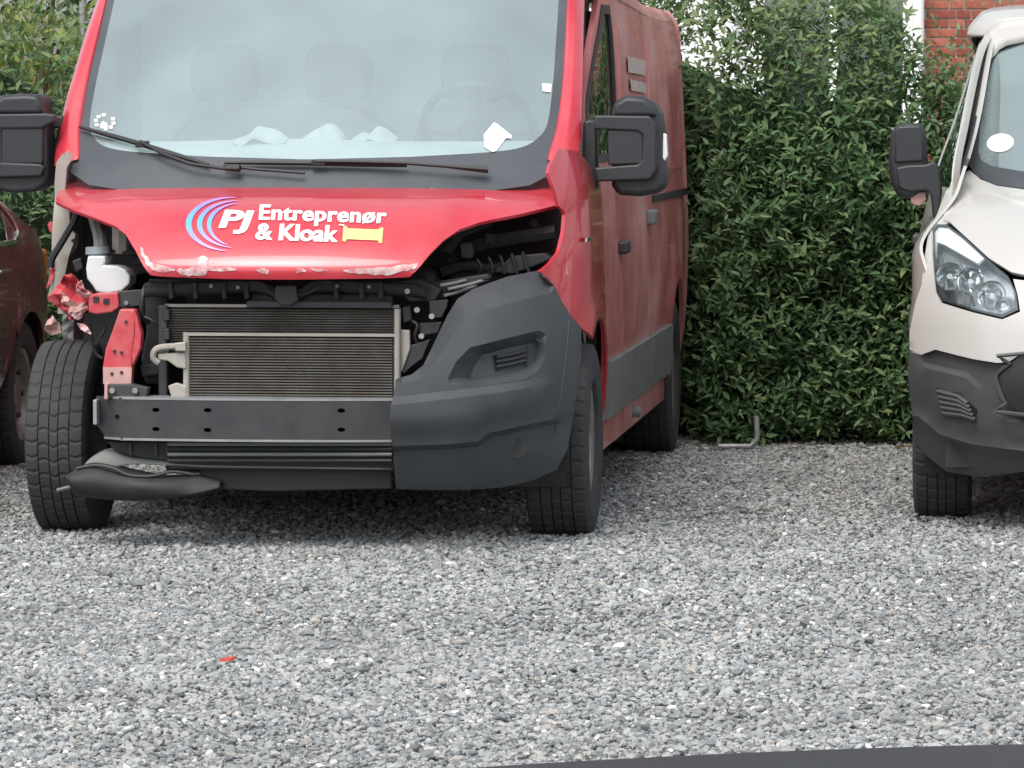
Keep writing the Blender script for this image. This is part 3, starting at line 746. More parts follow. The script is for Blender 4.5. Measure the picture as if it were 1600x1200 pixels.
def arc(cx, cy, rx, ry, a0, a1, w, name='emblem_arc'):
    V = []; T_ = []; n = 36
    for k in range(n + 1):
        t = k / n; a = R(a0 + (a1 - a0) * t); ww = w * math.sin(math.pi * min(.98, max(.02, t))) ** .6
        for s_ in (-.5, .5):
            V.append(hooded(cx + (rx + s_ * ww) * math.cos(a) , cy - (ry + s_ * ww * .6) * math.sin(a), .003)); T_.append(t)
    F = [(2 * k, 2 * k + 2, 2 * k + 3, 2 * k + 1) for k in range(n)]
    o = mesh(name, V, F, 'emblem', hood); at = o.data.attributes.new('tone', 'FLOAT', 'POINT'); at.data.foreach_set('value', T_)
arc(364, 351, 69, 42, 86, 262, 9); arc(374, 351, 62, 37, 92, 258, 8); arc(376, 352, 49, 34, 96, 246, 7)

# windscreen: dark printed border, glass, wipers
def wp(px, py): v = VAN.front(px, py, windY); return (v.x, v.z)
wo_r = [wp(*p) for p in [(858, 243), (868, 205), (875, 160), (880, 110), (883, 55), (886, 0), (888, -30)]]
zb = 1.225
outer = [(0, zb), (.35, zb + .004), (.62, zb + .02), (.80, zb + .045), (.88, zb + .09)] + [(x + .012, z) for x, z in wo_r] + [(wo_r[-1][0] - .05, 2.06), (.5, 2.085), (0, 2.10)]
outer = outer + [(-x, z) for x, z in outer[::-1][1:-1]]
wi = [wp(*p) for p in [(500, 249), (640, 245), (760, 238), (815, 230), (843, 213), (856, 190), (864, 130), (869, 60), (873, 0), (874, -22)]]
wi = [(0, wi[0][1])] + [(p.x, p.y) for p in cr([Vector((*q, 0)) for q in wi[1:]], 4)] + [(wi[-1][0] - .04, 2.015), (.5, 2.04), (0, 2.05)]
wi = wi + [(-x, z) for x, z in wi[::-1][1:-1]]
wsf = lambda x, z: Vector((x, windY(x, z), z))
frit = panel('windscreen_border', outer, wsf, 'frit', van, step=.06, holes=[wi], thick=.006)
glass = panel('windscreen', wi, wsf, 'windscreen', van, step=.06, thick=0)
def onw(px, py, off=.03): v = VAN.front(px, py, windY); return Vector((v.x, v.y - off, v.z + off * .3))
def wiper(blade, arm):
    o = MB().tube([onw(*p, .022) for p in blade], [.006] + [.010] * (len(blade) - 2) + [.006], 6).build('wiper', 'rubber', van, True)
    MB().tube([onw(*p, .040) for p in arm], [.007] * (len(arm) - 1) + [.016], 6).build('wiper_arm', 'rubber', o, True)
    c = onw(*blade[len(blade) // 2], .03); MB().box(c.x - .025, c.x + .025, c.y - .012, c.y + .012, c.z - .012, c.z + .012).build('wiper_clip', 'rubber', o, bev=.004)
wiper([(126, 201), (180, 216), (225, 229), (280, 246), (327, 260)], [(222, 226), (260, 246), (300, 261), (350, 268), (378, 268)])
wiper([(352, 257), (420, 257), (500, 258), (570, 260), (637, 262)], [(497, 257), (570, 258), (637, 260), (700, 265), (765, 270)])
MB().tube([onw(*p, .030) for p in [(352, 262), (400, 268), (478, 274)]], .006, 6).build('wiper_link', 'rubber', van, True)
# cowl strip along the rear of the bonnet
rows = []
for dz, dy in ((-.03, .05), (.006, .03), (.018, .0), (.012, -.014), (-.01, -.012)):
    rows.append([Vector((v.x, v.y + dy + .01, v.z + dz)) for v in [VAN.front(px, py, hoodY) for px, py in [(130, 267), (175, 275), (275, 281), (400, 287), (500, 290), (600, 289), (669, 286), (762, 276), (845, 266)]]])
loft('cowl', rows, 'frit', van, nu=4, nv=3)

# windscreen pillars
inn = [VAN.front(px, py, windY) for px, py in [(856, 250), (858, 238), (868, 205), (875, 160), (880, 110), (883, 55), (886, 0), (888, -35)]]
out_ = [VAN.at(px, py, y) for px, py, y in [(904, 262, -.03), (906, 238, .0), (907, 205, .07), (908, 160, .15), (909, 110, .28), (910, 55, .42), (912, 0, .60), (914, -35, .72)]]
rows = []
for a, b in zip(inn, out_):
    c = (a + b) / 2 + Vector((.012, -.035, 0))
    rows.append([a + Vector((-.004, .025, 0)), a + Vector((.004, -.012, 0)), a.lerp(c, .55) + Vector((.003, -.01, 0)), c, b.lerp(c, .4) + Vector((.012, 0, 0)), b, b + Vector((-.03, .03, 0))])
pr = loft('windscreen_pillar', rows, 'red_paint', van, nu=4, nv=4)
loft('windscreen_pillar', [[Vector((-v.x, v.y, v.z)) for v in r] for r in rows], 'red_paint', van, nu=4, nv=4)

# right-hand front wing (photograph's right)
def sp(px, py): v = VAN.side(px, py, S); return (v.y, v.z)
wing = [sp(*p) for p in [(880, 328), (883, 336), (881, 362), (873, 394), (857, 414), (843, 424), (866, 446), (878, 471), (891, 492), (909, 513)]]
wing += [(.43 * math.cos(R(a)), .36 + .43 * math.sin(R(a))) for a in (122, 105, 90, 75, 60, 45, 30, 15, 0)] + [(.44, .30), (.50, .30), (.46, .62), (.36, .85), (.30, 1.0), (.28, 1.29)]
wing += [sp(*p) for p in [(906, 238), (872, 232), (866, 246), (859, 260), (857, 270), (861, 282), (867, 298), (873, 322)]]
panel('front_wing', wing, sv, 'red_paint', van, step=.03, thick=.014, flip=False)
b_ = VAN.side(918, 374, S); MB().box(b_.x - .002, b_.x + .006, b_.y - .07, b_.y + .07, b_.z - .007, b_.z + .007).build('badge', 'chrome', van)
# headlamp cavity walls: inner wing and dark bay behind the empty lamp openings
# doors and sides, both flanks
for sg in (1, -1):
    mir = sg < 0; red = 'red_side'
    dpoly = [(.52, .33), (1.13, .33), (1.13, 1.985), (.86, 1.985), (.60, 1.80), (.15, 1.37), (.12, 1.30), (.30, 1.28), (.32, 1.0), (.38, .85), (.48, .62)]
    hole = [(.27, 1.36), (1.06, 1.36), (1.06, 1.925), (.88, 1.925), (.66, 1.76), (.28, 1.42)]
    d = panel('door', dpoly, sv, red, van, step=.05, holes=[hole], thick=.02, mirror=mir)
    big = [(.25, 1.345), (1.075, 1.345), (1.075, 1.94), (.87, 1.94), (.645, 1.775), (.25, 1.43)]
    panel('window_seal', big, lambda y, z: sv(y, z) + Vector((.004, 0, 0)), 'rubber', d, step=.06, holes=[[(.30, 1.375), (1.04, 1.375), (1.04, 1.905), (.89, 1.905), (.67, 1.745), (.31, 1.42)]], thick=.01, mirror=mir)
    panel('window', hole, lambda y, z: sv(y, z) - Vector((.008, 0, 0)), 'side_glass', d, step=.08, thick=0, mirror=mir)
    hx = sg * (S(1.02, 1.02) + .015)
    bevel(MB().box(hx - .02, hx + .02, .92, 1.08, .99, 1.04).build('door_handle', 'mirror_plastic', d), .01)
    arch = [(WB + .43 * math.cos(R(a)), .36 + .43 * math.sin(R(a))) for a in range(180, -1, -15)]
    panel('sliding_door', [(1.145, .36), (2.50, .36), (2.50, 1.945), (1.145, 1.985)], sv, red, van, step=.07, thick=.02, mirror=mir)
    panel('side_panel', [(2.515, .36), (WB - .44, .36)] + arch + [(WB + .44, .42), (4.63, .46), (4.65, 1.0), (4.64, 1.86), (4.60, 1.935), (2.515, 1.945)], sv, red, van, step=.07, thick=.02, mirror=mir)
    # pressed outline of the blank side window, rails, rubbing strips
    panel('pressed_panel', [(2.70, 1.28), (4.48, 1.28), (4.48, 1.84), (2.70, 1.84)], lambda y, z: sv(y, z) + Vector((.006, 0, 0)), red, van, step=.09, thick=.008, mirror=mir)
    panel('pressed_panel', [(1.28, 1.28), (2.38, 1.28), (2.38, 1.86), (1.28, 1.86)], lambda y, z: sv(y, z) + Vector((.006, 0, 0)), red, van, step=.09, thick=.008, mirror=mir)
    for y0, y1 in ((1.16, 2.49), (2.53, WB - .47)):
        panel('rubbing_strip', [(y0, .38), (y1, .38), (y1, .60), (y0, .60)], lambda y, z: sv(y, z) + Vector((.022, 0, 0)), 'trim_grey', van, step=.08, thick=.024, mirror=mir)
    panel('rubbing_strip', [(.56, .38), (1.12, .38), (1.12, .60), (.53, .60)], lambda y, z: sv(y, z) + Vector((.022, 0, 0)), 'trim_grey', van, step=.08, thick=.024, mirror=mir)
    rx = sg * (S(3.3, 1.17) + .004); MB().box(rx - .008, rx + .012, 2.6, 4.52, 1.155, 1.185).build('door_rail', 'dark_plastic', van)
    hx = sg * (S(2.35, 1.10) + .016); bevel(MB().box(hx - .02, hx + .02, 2.28, 2.46, 1.07, 1.13).build('door_handle', 'trim_grey', van), .01)
    sx = sg * .965; MB().box(sx - .03, sx + .03, .50, WB - .44, .26, .375).build('sill', red, van, bev=.012)
    MB().box(sg * .90 - .02, sg * .90 + .02, 1.10, 4.55, .36, 1.92).build('inner_side', 'engine_dark', van)  # backs the panel gaps
# roof, tail
rows = []
for y, k in ((.60, .0), (.70, .4), (.95, .85), (1.4, 1), (3.0, 1), (4.3, 1), (4.62, .9)):
    e = S(max(y, .9), 1.98)
    z0 = 1.985 - .05 * sstep(.9, 2.6, y)
    k *= 1 - .45 * sstep(1.0, 2.6, y)
    rows.append([Vector((t * e, y, z0 + h * (.35 + .65 * k) * (1 - .25 * sstep(1.0, 2.6, y)))) for t, h in ((-1.0, 0), (-.985, .07), (-.93, .125), (-.7, .17), (0, .20), (.7, .17), (.93, .125), (.985, .07), (1.0, 0))])
loft('roof', rows, 'red_side', van, nu=4, nv=4, thick=.012)
rows = []
for z in (.42, .9, 1.4, 1.85, 1.94, 2.0):
    e = S(4.63, min(z, 2.0)) * (.965 if z < 1.95 else .93); rows.append([Vector((t * e, 4.64 + dy, z)) for t, dy in ((-1, -.02), (-.96, .02), (0, .05), (.96, .02), (1, -.02))])
loft('tailgate', rows, 'red_side', van, nu=3, nv=3, thick=.02)
mat('pale_patch', (.50, .40, .37), .6, noise_s=25, noise_a=.3)  # pale mottled patches lying just proud of the side skin
for q_ in ([(975, 88), (1002, 94), (1003, 118), (976, 113)], [(979, 124), (1003, 130), (1004, 146), (980, 141)]):
    yz = [(v.y, v.z) for v in (VAN.side(px, py, S) for px, py in q_)]
    panel('pale_patch', yz, lambda y, z: sv(y, z) + Vector((.0165, 0, 0)), 'pale_patch', van, step=.08, thick=.001)
MB().box(-.90, .90, 4.61, 4.74, .42, .62).build('rear_bumper', 'black_plastic', van, bev=.03)
for sg in (1, -1): MB().box(sg * .94 - .03, sg * .94 + .02, 4.63, 4.68, .75, 1.25).build('tail_lamp', 'amber', van, bev=.01)
# underbody
MB().box(-.90, .90, .55, 4.55, .34, .44).build('floor_pan', 'engine_dark', van)
MB().box(-.50, .50, -.35, .6, .24, .40).build('subframe', 'engine_dark', van, bev=.02)
MB().tube([(-.7, 0, .33), (.7, 0, .33)], .04, 10).build('front_axle', 'steel_dark', van, True)
MB().tube([(-.8, WB, .34), (.8, WB, .34)], .055, 10).build('rear_axle', 'steel_dark', van, True)
ex = VAN.at(985, 640, 1.9); MB().tube([(ex.x - .25, 1.5, ex.z + .02), (ex.x - .1, 1.8, ex.z), (ex.x + .03, 1.92, ex.z - .01)], [.02, .022, .022], 12).build('exhaust_pipe', 'trim_grey', van, True)
for sg in (1, -1):
    for yy in (0, WB):
        w = MB()
        pts = [(yy + .44 * math.cos(R(a)), .36 + .44 * math.sin(R(a))) for a in range(200, -21, -20)]
        for (a, b), (c, d) in zip(pts, pts[1:]): w.add([(sg * .60, a, b), (sg * .95, a, b), (sg * .95, c, d), (sg * .60, c, d)], [(0, 1, 2, 3)])
        if not (sg < 0 and yy == 0): w.build('wheel_arch_liner', 'engine_dark', van)
for sg in (1, -1): MB().box(sg * .61 - .01, sg * .61 + .01, -.40, .45, .35, .95).build('inner_wing', 'engine_dark', van)
RT = .352
for (x, y, sg) in ((-.905, 0, -1), (.905, 0, 1), (-.90, WB, -1), (.90, WB, 1)):
    make_wheel(van, (x, y, RT - .006), RT, .228, .205, sg)
# ---- cab interior
MB().box(-.88, .88, 1.20, 1.23, .45, 1.97).build('bulkhead', 'bulkhead', van)
rows = []
for y, z in ((-.12, 1.26), (.02, 1.34), (.16, 1.40), (.34, 1.42), (.42, 1.34), (.40, .8)):
    rows.append([Vector((t * .84, y + .10 * t * t * (1 if y < .3 else 0), z + .02 * noise.noise(Vector((t * 4, y * 5, 0))))) for t in (-1, -.7, -.4, -.1, .2, .5, .8, 1)])
loft('dashboard', rows, 'dash', van, nu=4, nv=4, thick=.01)
def seat(x, w):
    b = loft('seat', [[Vector((x + t * w * s_, y + dy, z)) for t, dy in ((-1, .05), (-.85, -.05), (0, -.035), (.85, -.05), (1, .05), (.9, .12), (-.9, .12))] for y, z, s_ in ((.80, .95, 1), (.84, 1.2, 1), (.90, 1.42, .95), (.93, 1.53, .72), (.94, 1.56, .5))], 'seat_cloth', van, nu=3, nv=4, close_u=True, caps=True)
    for hx in ((x,) if w < .3 else (x - .22, x + .22)):
        loft('headrest', [[Vector((hx + t * .13 * s_, .94 + dy * .055, z)) for t, dy in ((-1, 0), (-.7, -1), (0, -1.1), (.7, -1), (1, 0), (.7, 1), (-.7, 1))] for z, s_ in ((1.57, .6), (1.60, .95), (1.68, 1.05), (1.76, .95), (1.79, .6))], 'seat_cloth', b, nu=3, nv=3, close_u=True, caps=True)
seat(.47, .25); seat(-.28, .44)
V = []; F = []; c0 = Vector((.53, .52, 1.47)); ax = Matrix.Rotation(R(-52), 3, 'X'); n1, n2 = 36, 8
for i in range(n1):
    for j in range(n2):
        a, b = 2 * math.pi * i / n1, 2 * math.pi * j / n2; r = .205 + .017 * math.cos(b); V.append(c0 + ax @ Vector((r * math.cos(a), r * math.sin(a), .016 * math.sin(b))))
for i in range(n1):
    for j in range(n2): F.append((i * n2 + j, ((i + 1) % n1) * n2 + j, ((i + 1) % n1) * n2 + (j + 1) % n2, i * n2 + (j + 1) % n2))
sw = mesh('steering_wheel', V, F, 'rubber', van, True)
mb = MB().tube([c0 + ax @ Vector((-.19, 0, 0)), c0 + ax @ Vector((0, 0, -.03)), c0 + ax @ Vector((.19, 0, 0))], .022, 8).tube([c0 + ax @ Vector((0, 0, -.03)), c0 + ax @ Vector((0, -.19, 0))], .022, 8).tube([c0 + ax @ Vector((0, 0, -.045)), c0 + ax @ Vector((0, 0, -.005))], .075, 14)
mb.build('spoke', 'rubber', sw, True)
mm = onw(512, -8, -.05); MB().box(mm.x - .10, mm.x + .10, mm.y, mm.y + .04, mm.z - .0, mm.z + .07).build('rear_view_mirror', 'rubber', van, bev=.015)
# stickers on the glass
def sticker(name, pts, m, off=.004, parent=glass):
    P = [onw(*p, off) for p in pts]; c = sum(P, Vector()) / len(P); return mesh(name, P + [c], [(i, (i + 1) % len(P), len(P)) for i in range(len(P))], m, parent)
sticker('sticker', [(756, 211), (772, 192), (777, 194), (794, 208), (800, 212), (799, 217), (792, 215), (776, 236), (770, 238), (757, 230)], 'paper', .006)
sticker('sticker', [(847, 131), (862, 132), (861, 145), (848, 143)], 'paper', .006)
for k in range(10):
    a = 2 * math.pi * k / 10 + .2; cx, cy = 164 + 14 * math.cos(a), 191 + 11 * math.sin(a)
    if k % 5 != 3: sticker('sticker_mark', [(cx - 3, cy - 2.4), (cx + 3, cy - 2.6), (cx + 2.6, cy + 2.4), (cx - 2.8, cy + 2)], 'letter_white')
sticker('sticker_mark', [(156, 196), (161, 190), (168, 193), (168, 201), (158, 201)], 'letter_white')

for k, (px, py, w_, h_, lab) in enumerate(((405, 216, .20, .10, 'crumpled pale sheet on the dashboard, leftmost under the red van\'s windscreen'), (500, 214, .16, .13, 'crumpled pale bag on the dashboard, middle of the red van\'s windscreen'), (580, 212, .17, .12, 'creased pale paper on the dashboard just left of the steering wheel'))):
    c = VAN.at(px, py, .22 + .03 * k); rows = []
    for j in range(5):
        rows.append([Vector((c.x + w_ * (i / 5 - .5), .20 + .05 * k + .055 * j + .03 * noise.noise(Vector((i * 1.3, j, k * 3))), 1.418 + h_ * (.5 * math.sin(math.pi * j / 4) + .40 * noise.noise(Vector((i * 1.7, j * 1.7, k * 5)))) * math.sin(math.pi * (i + .4) / 5.8))) for i in range(6)])
    o = loft('paper', rows, 'paper_dull', None, nu=3, nv=3, thick=.003, ang=25)
    o.location = (VAN.ox, VAN.oy, 0); o.rotation_euler = (0, 0, -VAN.th); tag(o, lab, 'paper', 'papers on the dashboard')
# ---- engine bay behind the opened front
MB().box(-.86, .90, -.02, .0, .40, 1.20).build('firewall', 'engine_dark', van)
MB().box(-.42, .50, -.40, -.05, .42, .98).build('engine_block', 'engine_dark', van, bev=.05)
mb = MB().tube([(-.35, -.45, .96), (0, -.50, 1.0), (.40, -.42, .98)], .05, 10); mb.build('intake_duct', 'dark_plastic', van, True)
MB().box(.52, .86, -.30, -.08, .62, 1.0).build('battery_tray', 'engine_dark', van, bev=.02)
a_ = lambda px, py, y: VAN.at(px, py, y)
def plate(name, pts, y, d, m, bev=.004, parent=van, smooth=False):
    P = [a_(px, py, y) for px, py in pts]; return MB().prism(P, (0, d, 0)).build(name, m, parent, smooth, bev)
def wire(name, pts, y, r, m='wire', parent=van):
    P = cr([a_(p[0], p[1], p[2] if len(p) > 2 else y) for p in pts], 5); return MB().tube(P, r, 7).build(name, m, parent, True)
# right lamp opening: ducts, connector block, cables
wire('hose', [(700, 405), (740, 385), (800, 372), (868, 362)], -.30, .028, 'dark_plastic')
wire('hose', [(830, 345), (845, 362), (872, 378)], -.28, .016, 'dark_plastic')
wire('hose', [(690, 425), (730, 415), (770, 420), (830, 405)], -.34, .02, 'dark_plastic')
plate('connector', [(718, 380), (736, 378), (741, 395), (736, 405), (720, 403)], -.40, .05, 'steel_dark', .006)
plate('connector', [(757, 362), (775, 366), (772, 384), (756, 380)], -.33, .05, 'dark_plastic', .006)
plate('lamp_bracket', [(690, 392), (715, 360), (760, 345), (770, 352), (725, 370), (705, 398)], -.38, .02, 'dark_plastic')
plate('lamp_bracket', [(770, 425), (800, 400), (850, 396), (862, 404), (835, 416), (800, 428)], -.42, .10, 'engine_dark')
for k in range(5): wire('cable', [(745 + 18 * k, 405 - 3 * k), (752 + 17 * k, 418 - 2 * k), (748 + 20 * k, 428)], -.44, .006)
# upper cross member under the bonnet edge
rows = []
for dy, dz in ((.08, .022), (.0, .020), (-.004, .012), (.0, -.012), (.03, -.022)):
    rows.append([a_(px, py, -.68) + Vector((0, dy, dz - .004)) for px, py in [(225, 452), (300, 450), (395, 446), (420, 452), (440, 462), (470, 458), (495, 446), (560, 448), (640, 452), (665, 458)]])
loft('cross_member', rows, 'dark_plastic', van, nu=4, nv=3, thick=.006)
plate('slam_panel', [(232, 436), (650, 440), (668, 452), (640, 462), (600, 456), (500, 452), (470, 464), (432, 466), (405, 450), (300, 456), (240, 462)], -.60, .03, 'engine_dark', .004)
wire('bonnet_cable', [(410, 443, -.70), (425, 458, -.70), (450, 462, -.70), (480, 458, -.70), (500, 447, -.70)], -.70, .005, 'steel_dark')
for px in (262, 300, 345, 380, 520, 560, 590):
    plate('slam_rib', [(px, 441), (px + 7, 441), (px + 9, 466), (px + 2, 468)], -.70, .03, 'dark_plastic', .003)
for px, py in ((330, 447), (372, 449), (527, 447), (577, 448)):
    c = a_(px, py, -.705); MB().tube([c, c + Vector((0, -.006, 0))], .007, 6).build('bolt', 'rim_steel', van)
plate('bonnet_latch', [(430, 446), (462, 446), (466, 470), (452, 478), (438, 476), (428, 466)], -.72, .03, 'steel_dark', .004)
plate('air_deflector', [(385, 470), (612, 472), (612, 482), (385, 480)], -.69, .02, 'black_plastic', .003)
plate('radiator_mount', [(600, 440), (655, 436), (690, 452), (680, 470), (640, 472), (630, 462), (605, 458)], -.66, .06, 'dark_plastic', .006)
plate('lamp_carrier', [(668, 442), (760, 428), (765, 436), (700, 452), (694, 468), (672, 466)], -.60, .10, 'dark_plastic', .006)
for (x0, y0, x1, y1) in ((700, 452, 762, 436), (694, 462, 745, 446), (688, 446, 735, 436)):
    wire('carrier_edge', [(x0, y0, -.66), ((x0 + x1) / 2, (y0 + y1) / 2 + 1, -.63), (x1, y1, -.58)], -.6, .006, 'trim_grey')
# radiator and condenser
def core(name, x0, x1, y0, y1, yy, pitch, edge_m='alu'):
    A, B = a_(x0, y1, yy), a_(x1, y0, yy)
    root = MB().box(A.x, B.x, yy + .012, yy + .035, A.z, B.z).build(name, 'fin_back', van)
    mb = MB(); z = A.z + .012
    while z < B.z - .01:
        mb.box(A.x + .012, B.x - .012, yy + .002, yy + .0118, z - .0022, z + .0022); z += pitch
    tag(mb.build('fins', 'fin', root), kind='stuff')
    MB().box(A.x, B.x, yy - .004, yy + .03, B.z - .007, B.z + .003).build('rim', edge_m, root); MB().box(A.x, B.x, yy - .004, yy + .03, A.z - .006, A.z + .004).build('rim', edge_m, root)
    return root, A, B
rad, A, B = core('radiator', 258, 624, 478, 560, -.64, .0088)
MB().box(A.x + .31, B.x - .02, -.66, -.62, B.z - .006, B.z + .042).build('radiator_tank', 'dark_plastic', rad, bev=.01)
MB().box(A.x - .02, A.x + .012, -.665, -.60, .52, B.z).build('end_tank', 'steel_dark', rad, bev=.006)
con, A, B = core('condenser', 292, 618, 523, 626, -.72, .0098)
MB().tube([(A.x - .002, -.715, A.z), (A.x - .002, -.715, B.z + .005)], .012, 10).build('header_tube', 'alu', con, True)
MB().tube([(B.x + .006, -.715, A.z), (B.x + .006, -.715, B.z + .09)], .012, 10).build('header_tube', 'alu', con, True)
wire('pipe_fitting', [(290, 540, -.735), (270, 541, -.74), (250, 543, -.74), (241, 549, -.74), (240, 560, -.735), (248, 567, -.73)], -.73, .011, 'alu')
plate('pipe_flange', [(272, 536), (290, 534), (291, 549), (274, 549)], -.75, .03, 'alu', .004)
plate('pipe_flange', [(246, 553), (290, 551), (291, 577), (276, 574), (262, 564), (247, 562)], -.735, .03, 'alu', .004)
plate('fixing_lug', [(262, 603), (275, 598), (291, 603), (291, 622), (268, 622)], -.73, .03, 'alu', .004)
plate('fixing_lug', [(622, 515), (640, 516), (641, 545), (628, 582), (622, 580)], -.70, .025, 'alu', .004)
plate('radiator_clip', [(628, 480), (640, 478), (643, 500), (630, 505)], -.70, .04, 'dark_plastic', .004)
# jagged remains of the lamp and grille carrier beside the condenser
plate('carrier_strip', [(670, 470), (700, 468), (698, 480), (690, 496), (672, 498)], -.66, .03, 'steel_dark', .003)
plate('carrier_strip', [(655, 505), (690, 503), (684, 520), (662, 524), (655, 520)], -.67, .03, 'steel_dark', .003)
plate('carrier_strip', [(640, 540), (672, 530), (660, 560), (640, 575), (630, 586), (628, 570)], -.69, .03, 'steel_dark', .003)
for (px, py) in ((652, 484), (675, 494), (659, 525), (637, 455)):
    c = a_(px, py, -.69); MB().tube([c, c + Vector((0, -.012, 0))], .010, 8).build('bolt', 'alu', van, True)
wire('wiring_loom', [(640, 500, -.68), (652, 508, -.69), (648, 525, -.69), (655, 540, -.68)], -.68, .007)
# bumper beam, open channel with chamfered end, holes
A, B = a_(141, 688, -.80), a_(613, 625, -.80)
z0, z1 = A.z, B.z; xl, xr = A.x, B.x
outl = [(xl + .04, z0), (xr, z0), (xr, z1), (xl, z1), (xl - .006, z0 + .055)]
def slot(px, py, w, h):
    c = a_(px, py, -.80); return [(c.x + w * math.cos(2 * math.pi * k / 10), c.z + h * math.sin(2 * math.pi * k / 10)) for k in range(10)]
holes = [slot(179, 653, .010, .010), slot(242, 641, .014, .008), slot(242, 671, .014, .008), slot(324, 641, .014, .008), slot(324, 672, .014, .008), slot(532, 642, .014, .008), slot(532, 672, .014, .008)]
beamY = lambda x, z: Vector((x, -.80 + .06 * sstep(xl + .12, xl, x) + .05 * ((x + .13) / .55) ** 2, z))
beam = panel('bumper_beam', outl, beamY, 'steel_dark', van, step=.035, holes=holes, thick=.005)
mat('galv_edge', (.30, .31, .31), .45, metal=.5, noise_s=12, noise_a=.2)
for zz in (z1, z0 + .001):
    V = []; n = 24
    for k in range(n + 1):
        x = xl + .03 + (xr - xl - .03) * k / n; p = beamY(x, zz); s_ = 1 if zz == z1 else -1
        V += [p + Vector((0, -.002, .002 * s_)), p + Vector((0, .09, .004 * s_)), p + Vector((0, .09, -.003 * s_)), p + Vector((0, -.002, -.006 * s_))]
    F = [(4 * k + a, 4 * k + 4 + a, 4 * k + 4 + (a + 1) % 4, 4 * k + (a + 1) % 4) for k in range(n) for a in range(4)] + [(0, 1, 2, 3), (4 * n + 3, 4 * n + 2, 4 * n + 1, 4 * n)]
    fix(mesh('flange', V, F, 'galv_edge', beam))
c = a_(150, 655, -.74); MB().box(xl - .002, xl + .012, -.742, -.66, z0 + .05, z1 - .01).build('end_plate', 'galv_edge', beam, bev=.003)
MB().box(-.5, .40, -.70, -.60, z0 + .03, z1 - .01).build('beam_backing', 'engine_dark', beam)
# smashed corner on the photograph's left: crash leg, crumpled panel, bare pillar, washer bottle
leg = plate('crash_leg', [(187, 483), (211, 483), (212, 500), (207, 560), (204, 597), (161, 597), (160, 575), (165, 545), (176, 515), (182, 498)], -.70, .06, 'red_raw', .006)
plate('leg_flange', [(211, 484), (221, 522), (219, 545), (207, 572), (206, 555), (211, 520)], -.725, .05, 'red_raw', .004, leg)
plate('bare_foot', [(161, 574), (206, 574), (205, 600), (161, 600)], -.704, .003, 'pink_primer', .001, leg)
for px, py in ((179, 549), (190, 551), (197, 503), (175, 584), (190, 582)):
    c = a_(px, py, -.705); MB().tube([c, c + Vector((0, -.003, 0))], .006, 8).build('bolt_hole', 'engine_dark', leg)
plate('mount_plate', [(165, 601), (204, 600), (232, 606), (228, 622), (168, 623)], -.74, .05, 'steel_dark', .004)
plate('mount_edge', [(163, 600), (168, 600), (168, 624), (163, 624)], -.755, .08, 'pink_primer', .002)
for px in (176, 212):
    c = a_(px, 610, -.745); MB().tube([c, c + Vector((0, -.014, 0))], .011, 6).build('bolt', 'rim_steel', van)
box_ = plate('headlamp_support', [(138, 463), (150, 458), (184, 457), (186, 480), (175, 488), (150, 491), (138, 488)], -.58, .07, 'red_raw', .005)
for px, py in ((150, 468), (166, 471)):
    c = a_(px, py, -.583); MB().box(c.x - .010, c.x + .010, c.y - .002, c.y + .004, c.z - .010, c.z + .010).build('square_hole', 'engine_dark', box_)
plate('support_bar', [(184, 455), (224, 452), (222, 478), (186, 481)], -.56, .05, 'steel_dark', .004)
c = a_(198, 473, -.565); MB().tube([c, c + Vector((0, -.01, 0))], .008, 8).build('bolt', 'rim_steel', van)
def crumple(name, pts, y, amp, freq, m, seed, step=.018, tilt=0):
    P = [a_(px, py, y) for px, py in pts]
    c = sum(P, Vector()) / len(P)
    def f(x, z):
        q = Vector((x * freq, z * freq * .7, seed)); n_ = noise.noise(q); r = abs(noise.noise(q * 1.9 + Vector((3, 1, 0))))
        return Vector((x + .012 * noise.noise(q * 1.3), y + amp * (n_ - 1.1 * r) + tilt * (z - c.z), z))
    o = panel(name, [(p.x, p.z) for p in P], f, m, van, step=step, thick=.003, ang=12); return o
crumple('crumpled_panel', [(100, 430), (112, 426), (124, 436), (132, 446), (146, 455), (150, 462), (140, 470), (138, 486), (128, 492), (116, 498), (108, 490), (98, 484), (92, 474), (86, 462), (90, 448)], -.50, .10, 22, 'red_raw', 2.0)
crumple('crumpled_panel', [(92, 452), (106, 462), (122, 474), (136, 472), (140, 482), (126, 494), (112, 492), (98, 480)], -.545, .07, 26, 'pink_primer', 5.0)
crumple('torn_edge', [(113, 492), (124, 486), (138, 478), (130, 494), (122, 500), (118, 498)], -.60, .03, 30, 'primer_white', 6.0, .012)
crumple('torn_edge', [(122, 504), (130, 506), (138, 514), (142, 522), (134, 520), (124, 514)], -.60, .03, 30, 'primer_white', 8.0, .012)
crumple('bracket_scrap', [(122, 446), (130, 438), (136, 452), (146, 460), (136, 466), (126, 458)], -.56, .05, 24, 'pink_primer', 11.0, .014)
crumple('liner_scrap', [(97, 488), (108, 490), (118, 502), (112, 528), (100, 530), (96, 510)], -.42, .05, 18, 'trim_grey', 9.0, .02)
crumple('bare_scrap', [(72, 500), (82, 492), (94, 505), (94, 520), (80, 524), (72, 515)], -.30, .05, 16, 'pink_primer', 13.0, .02)
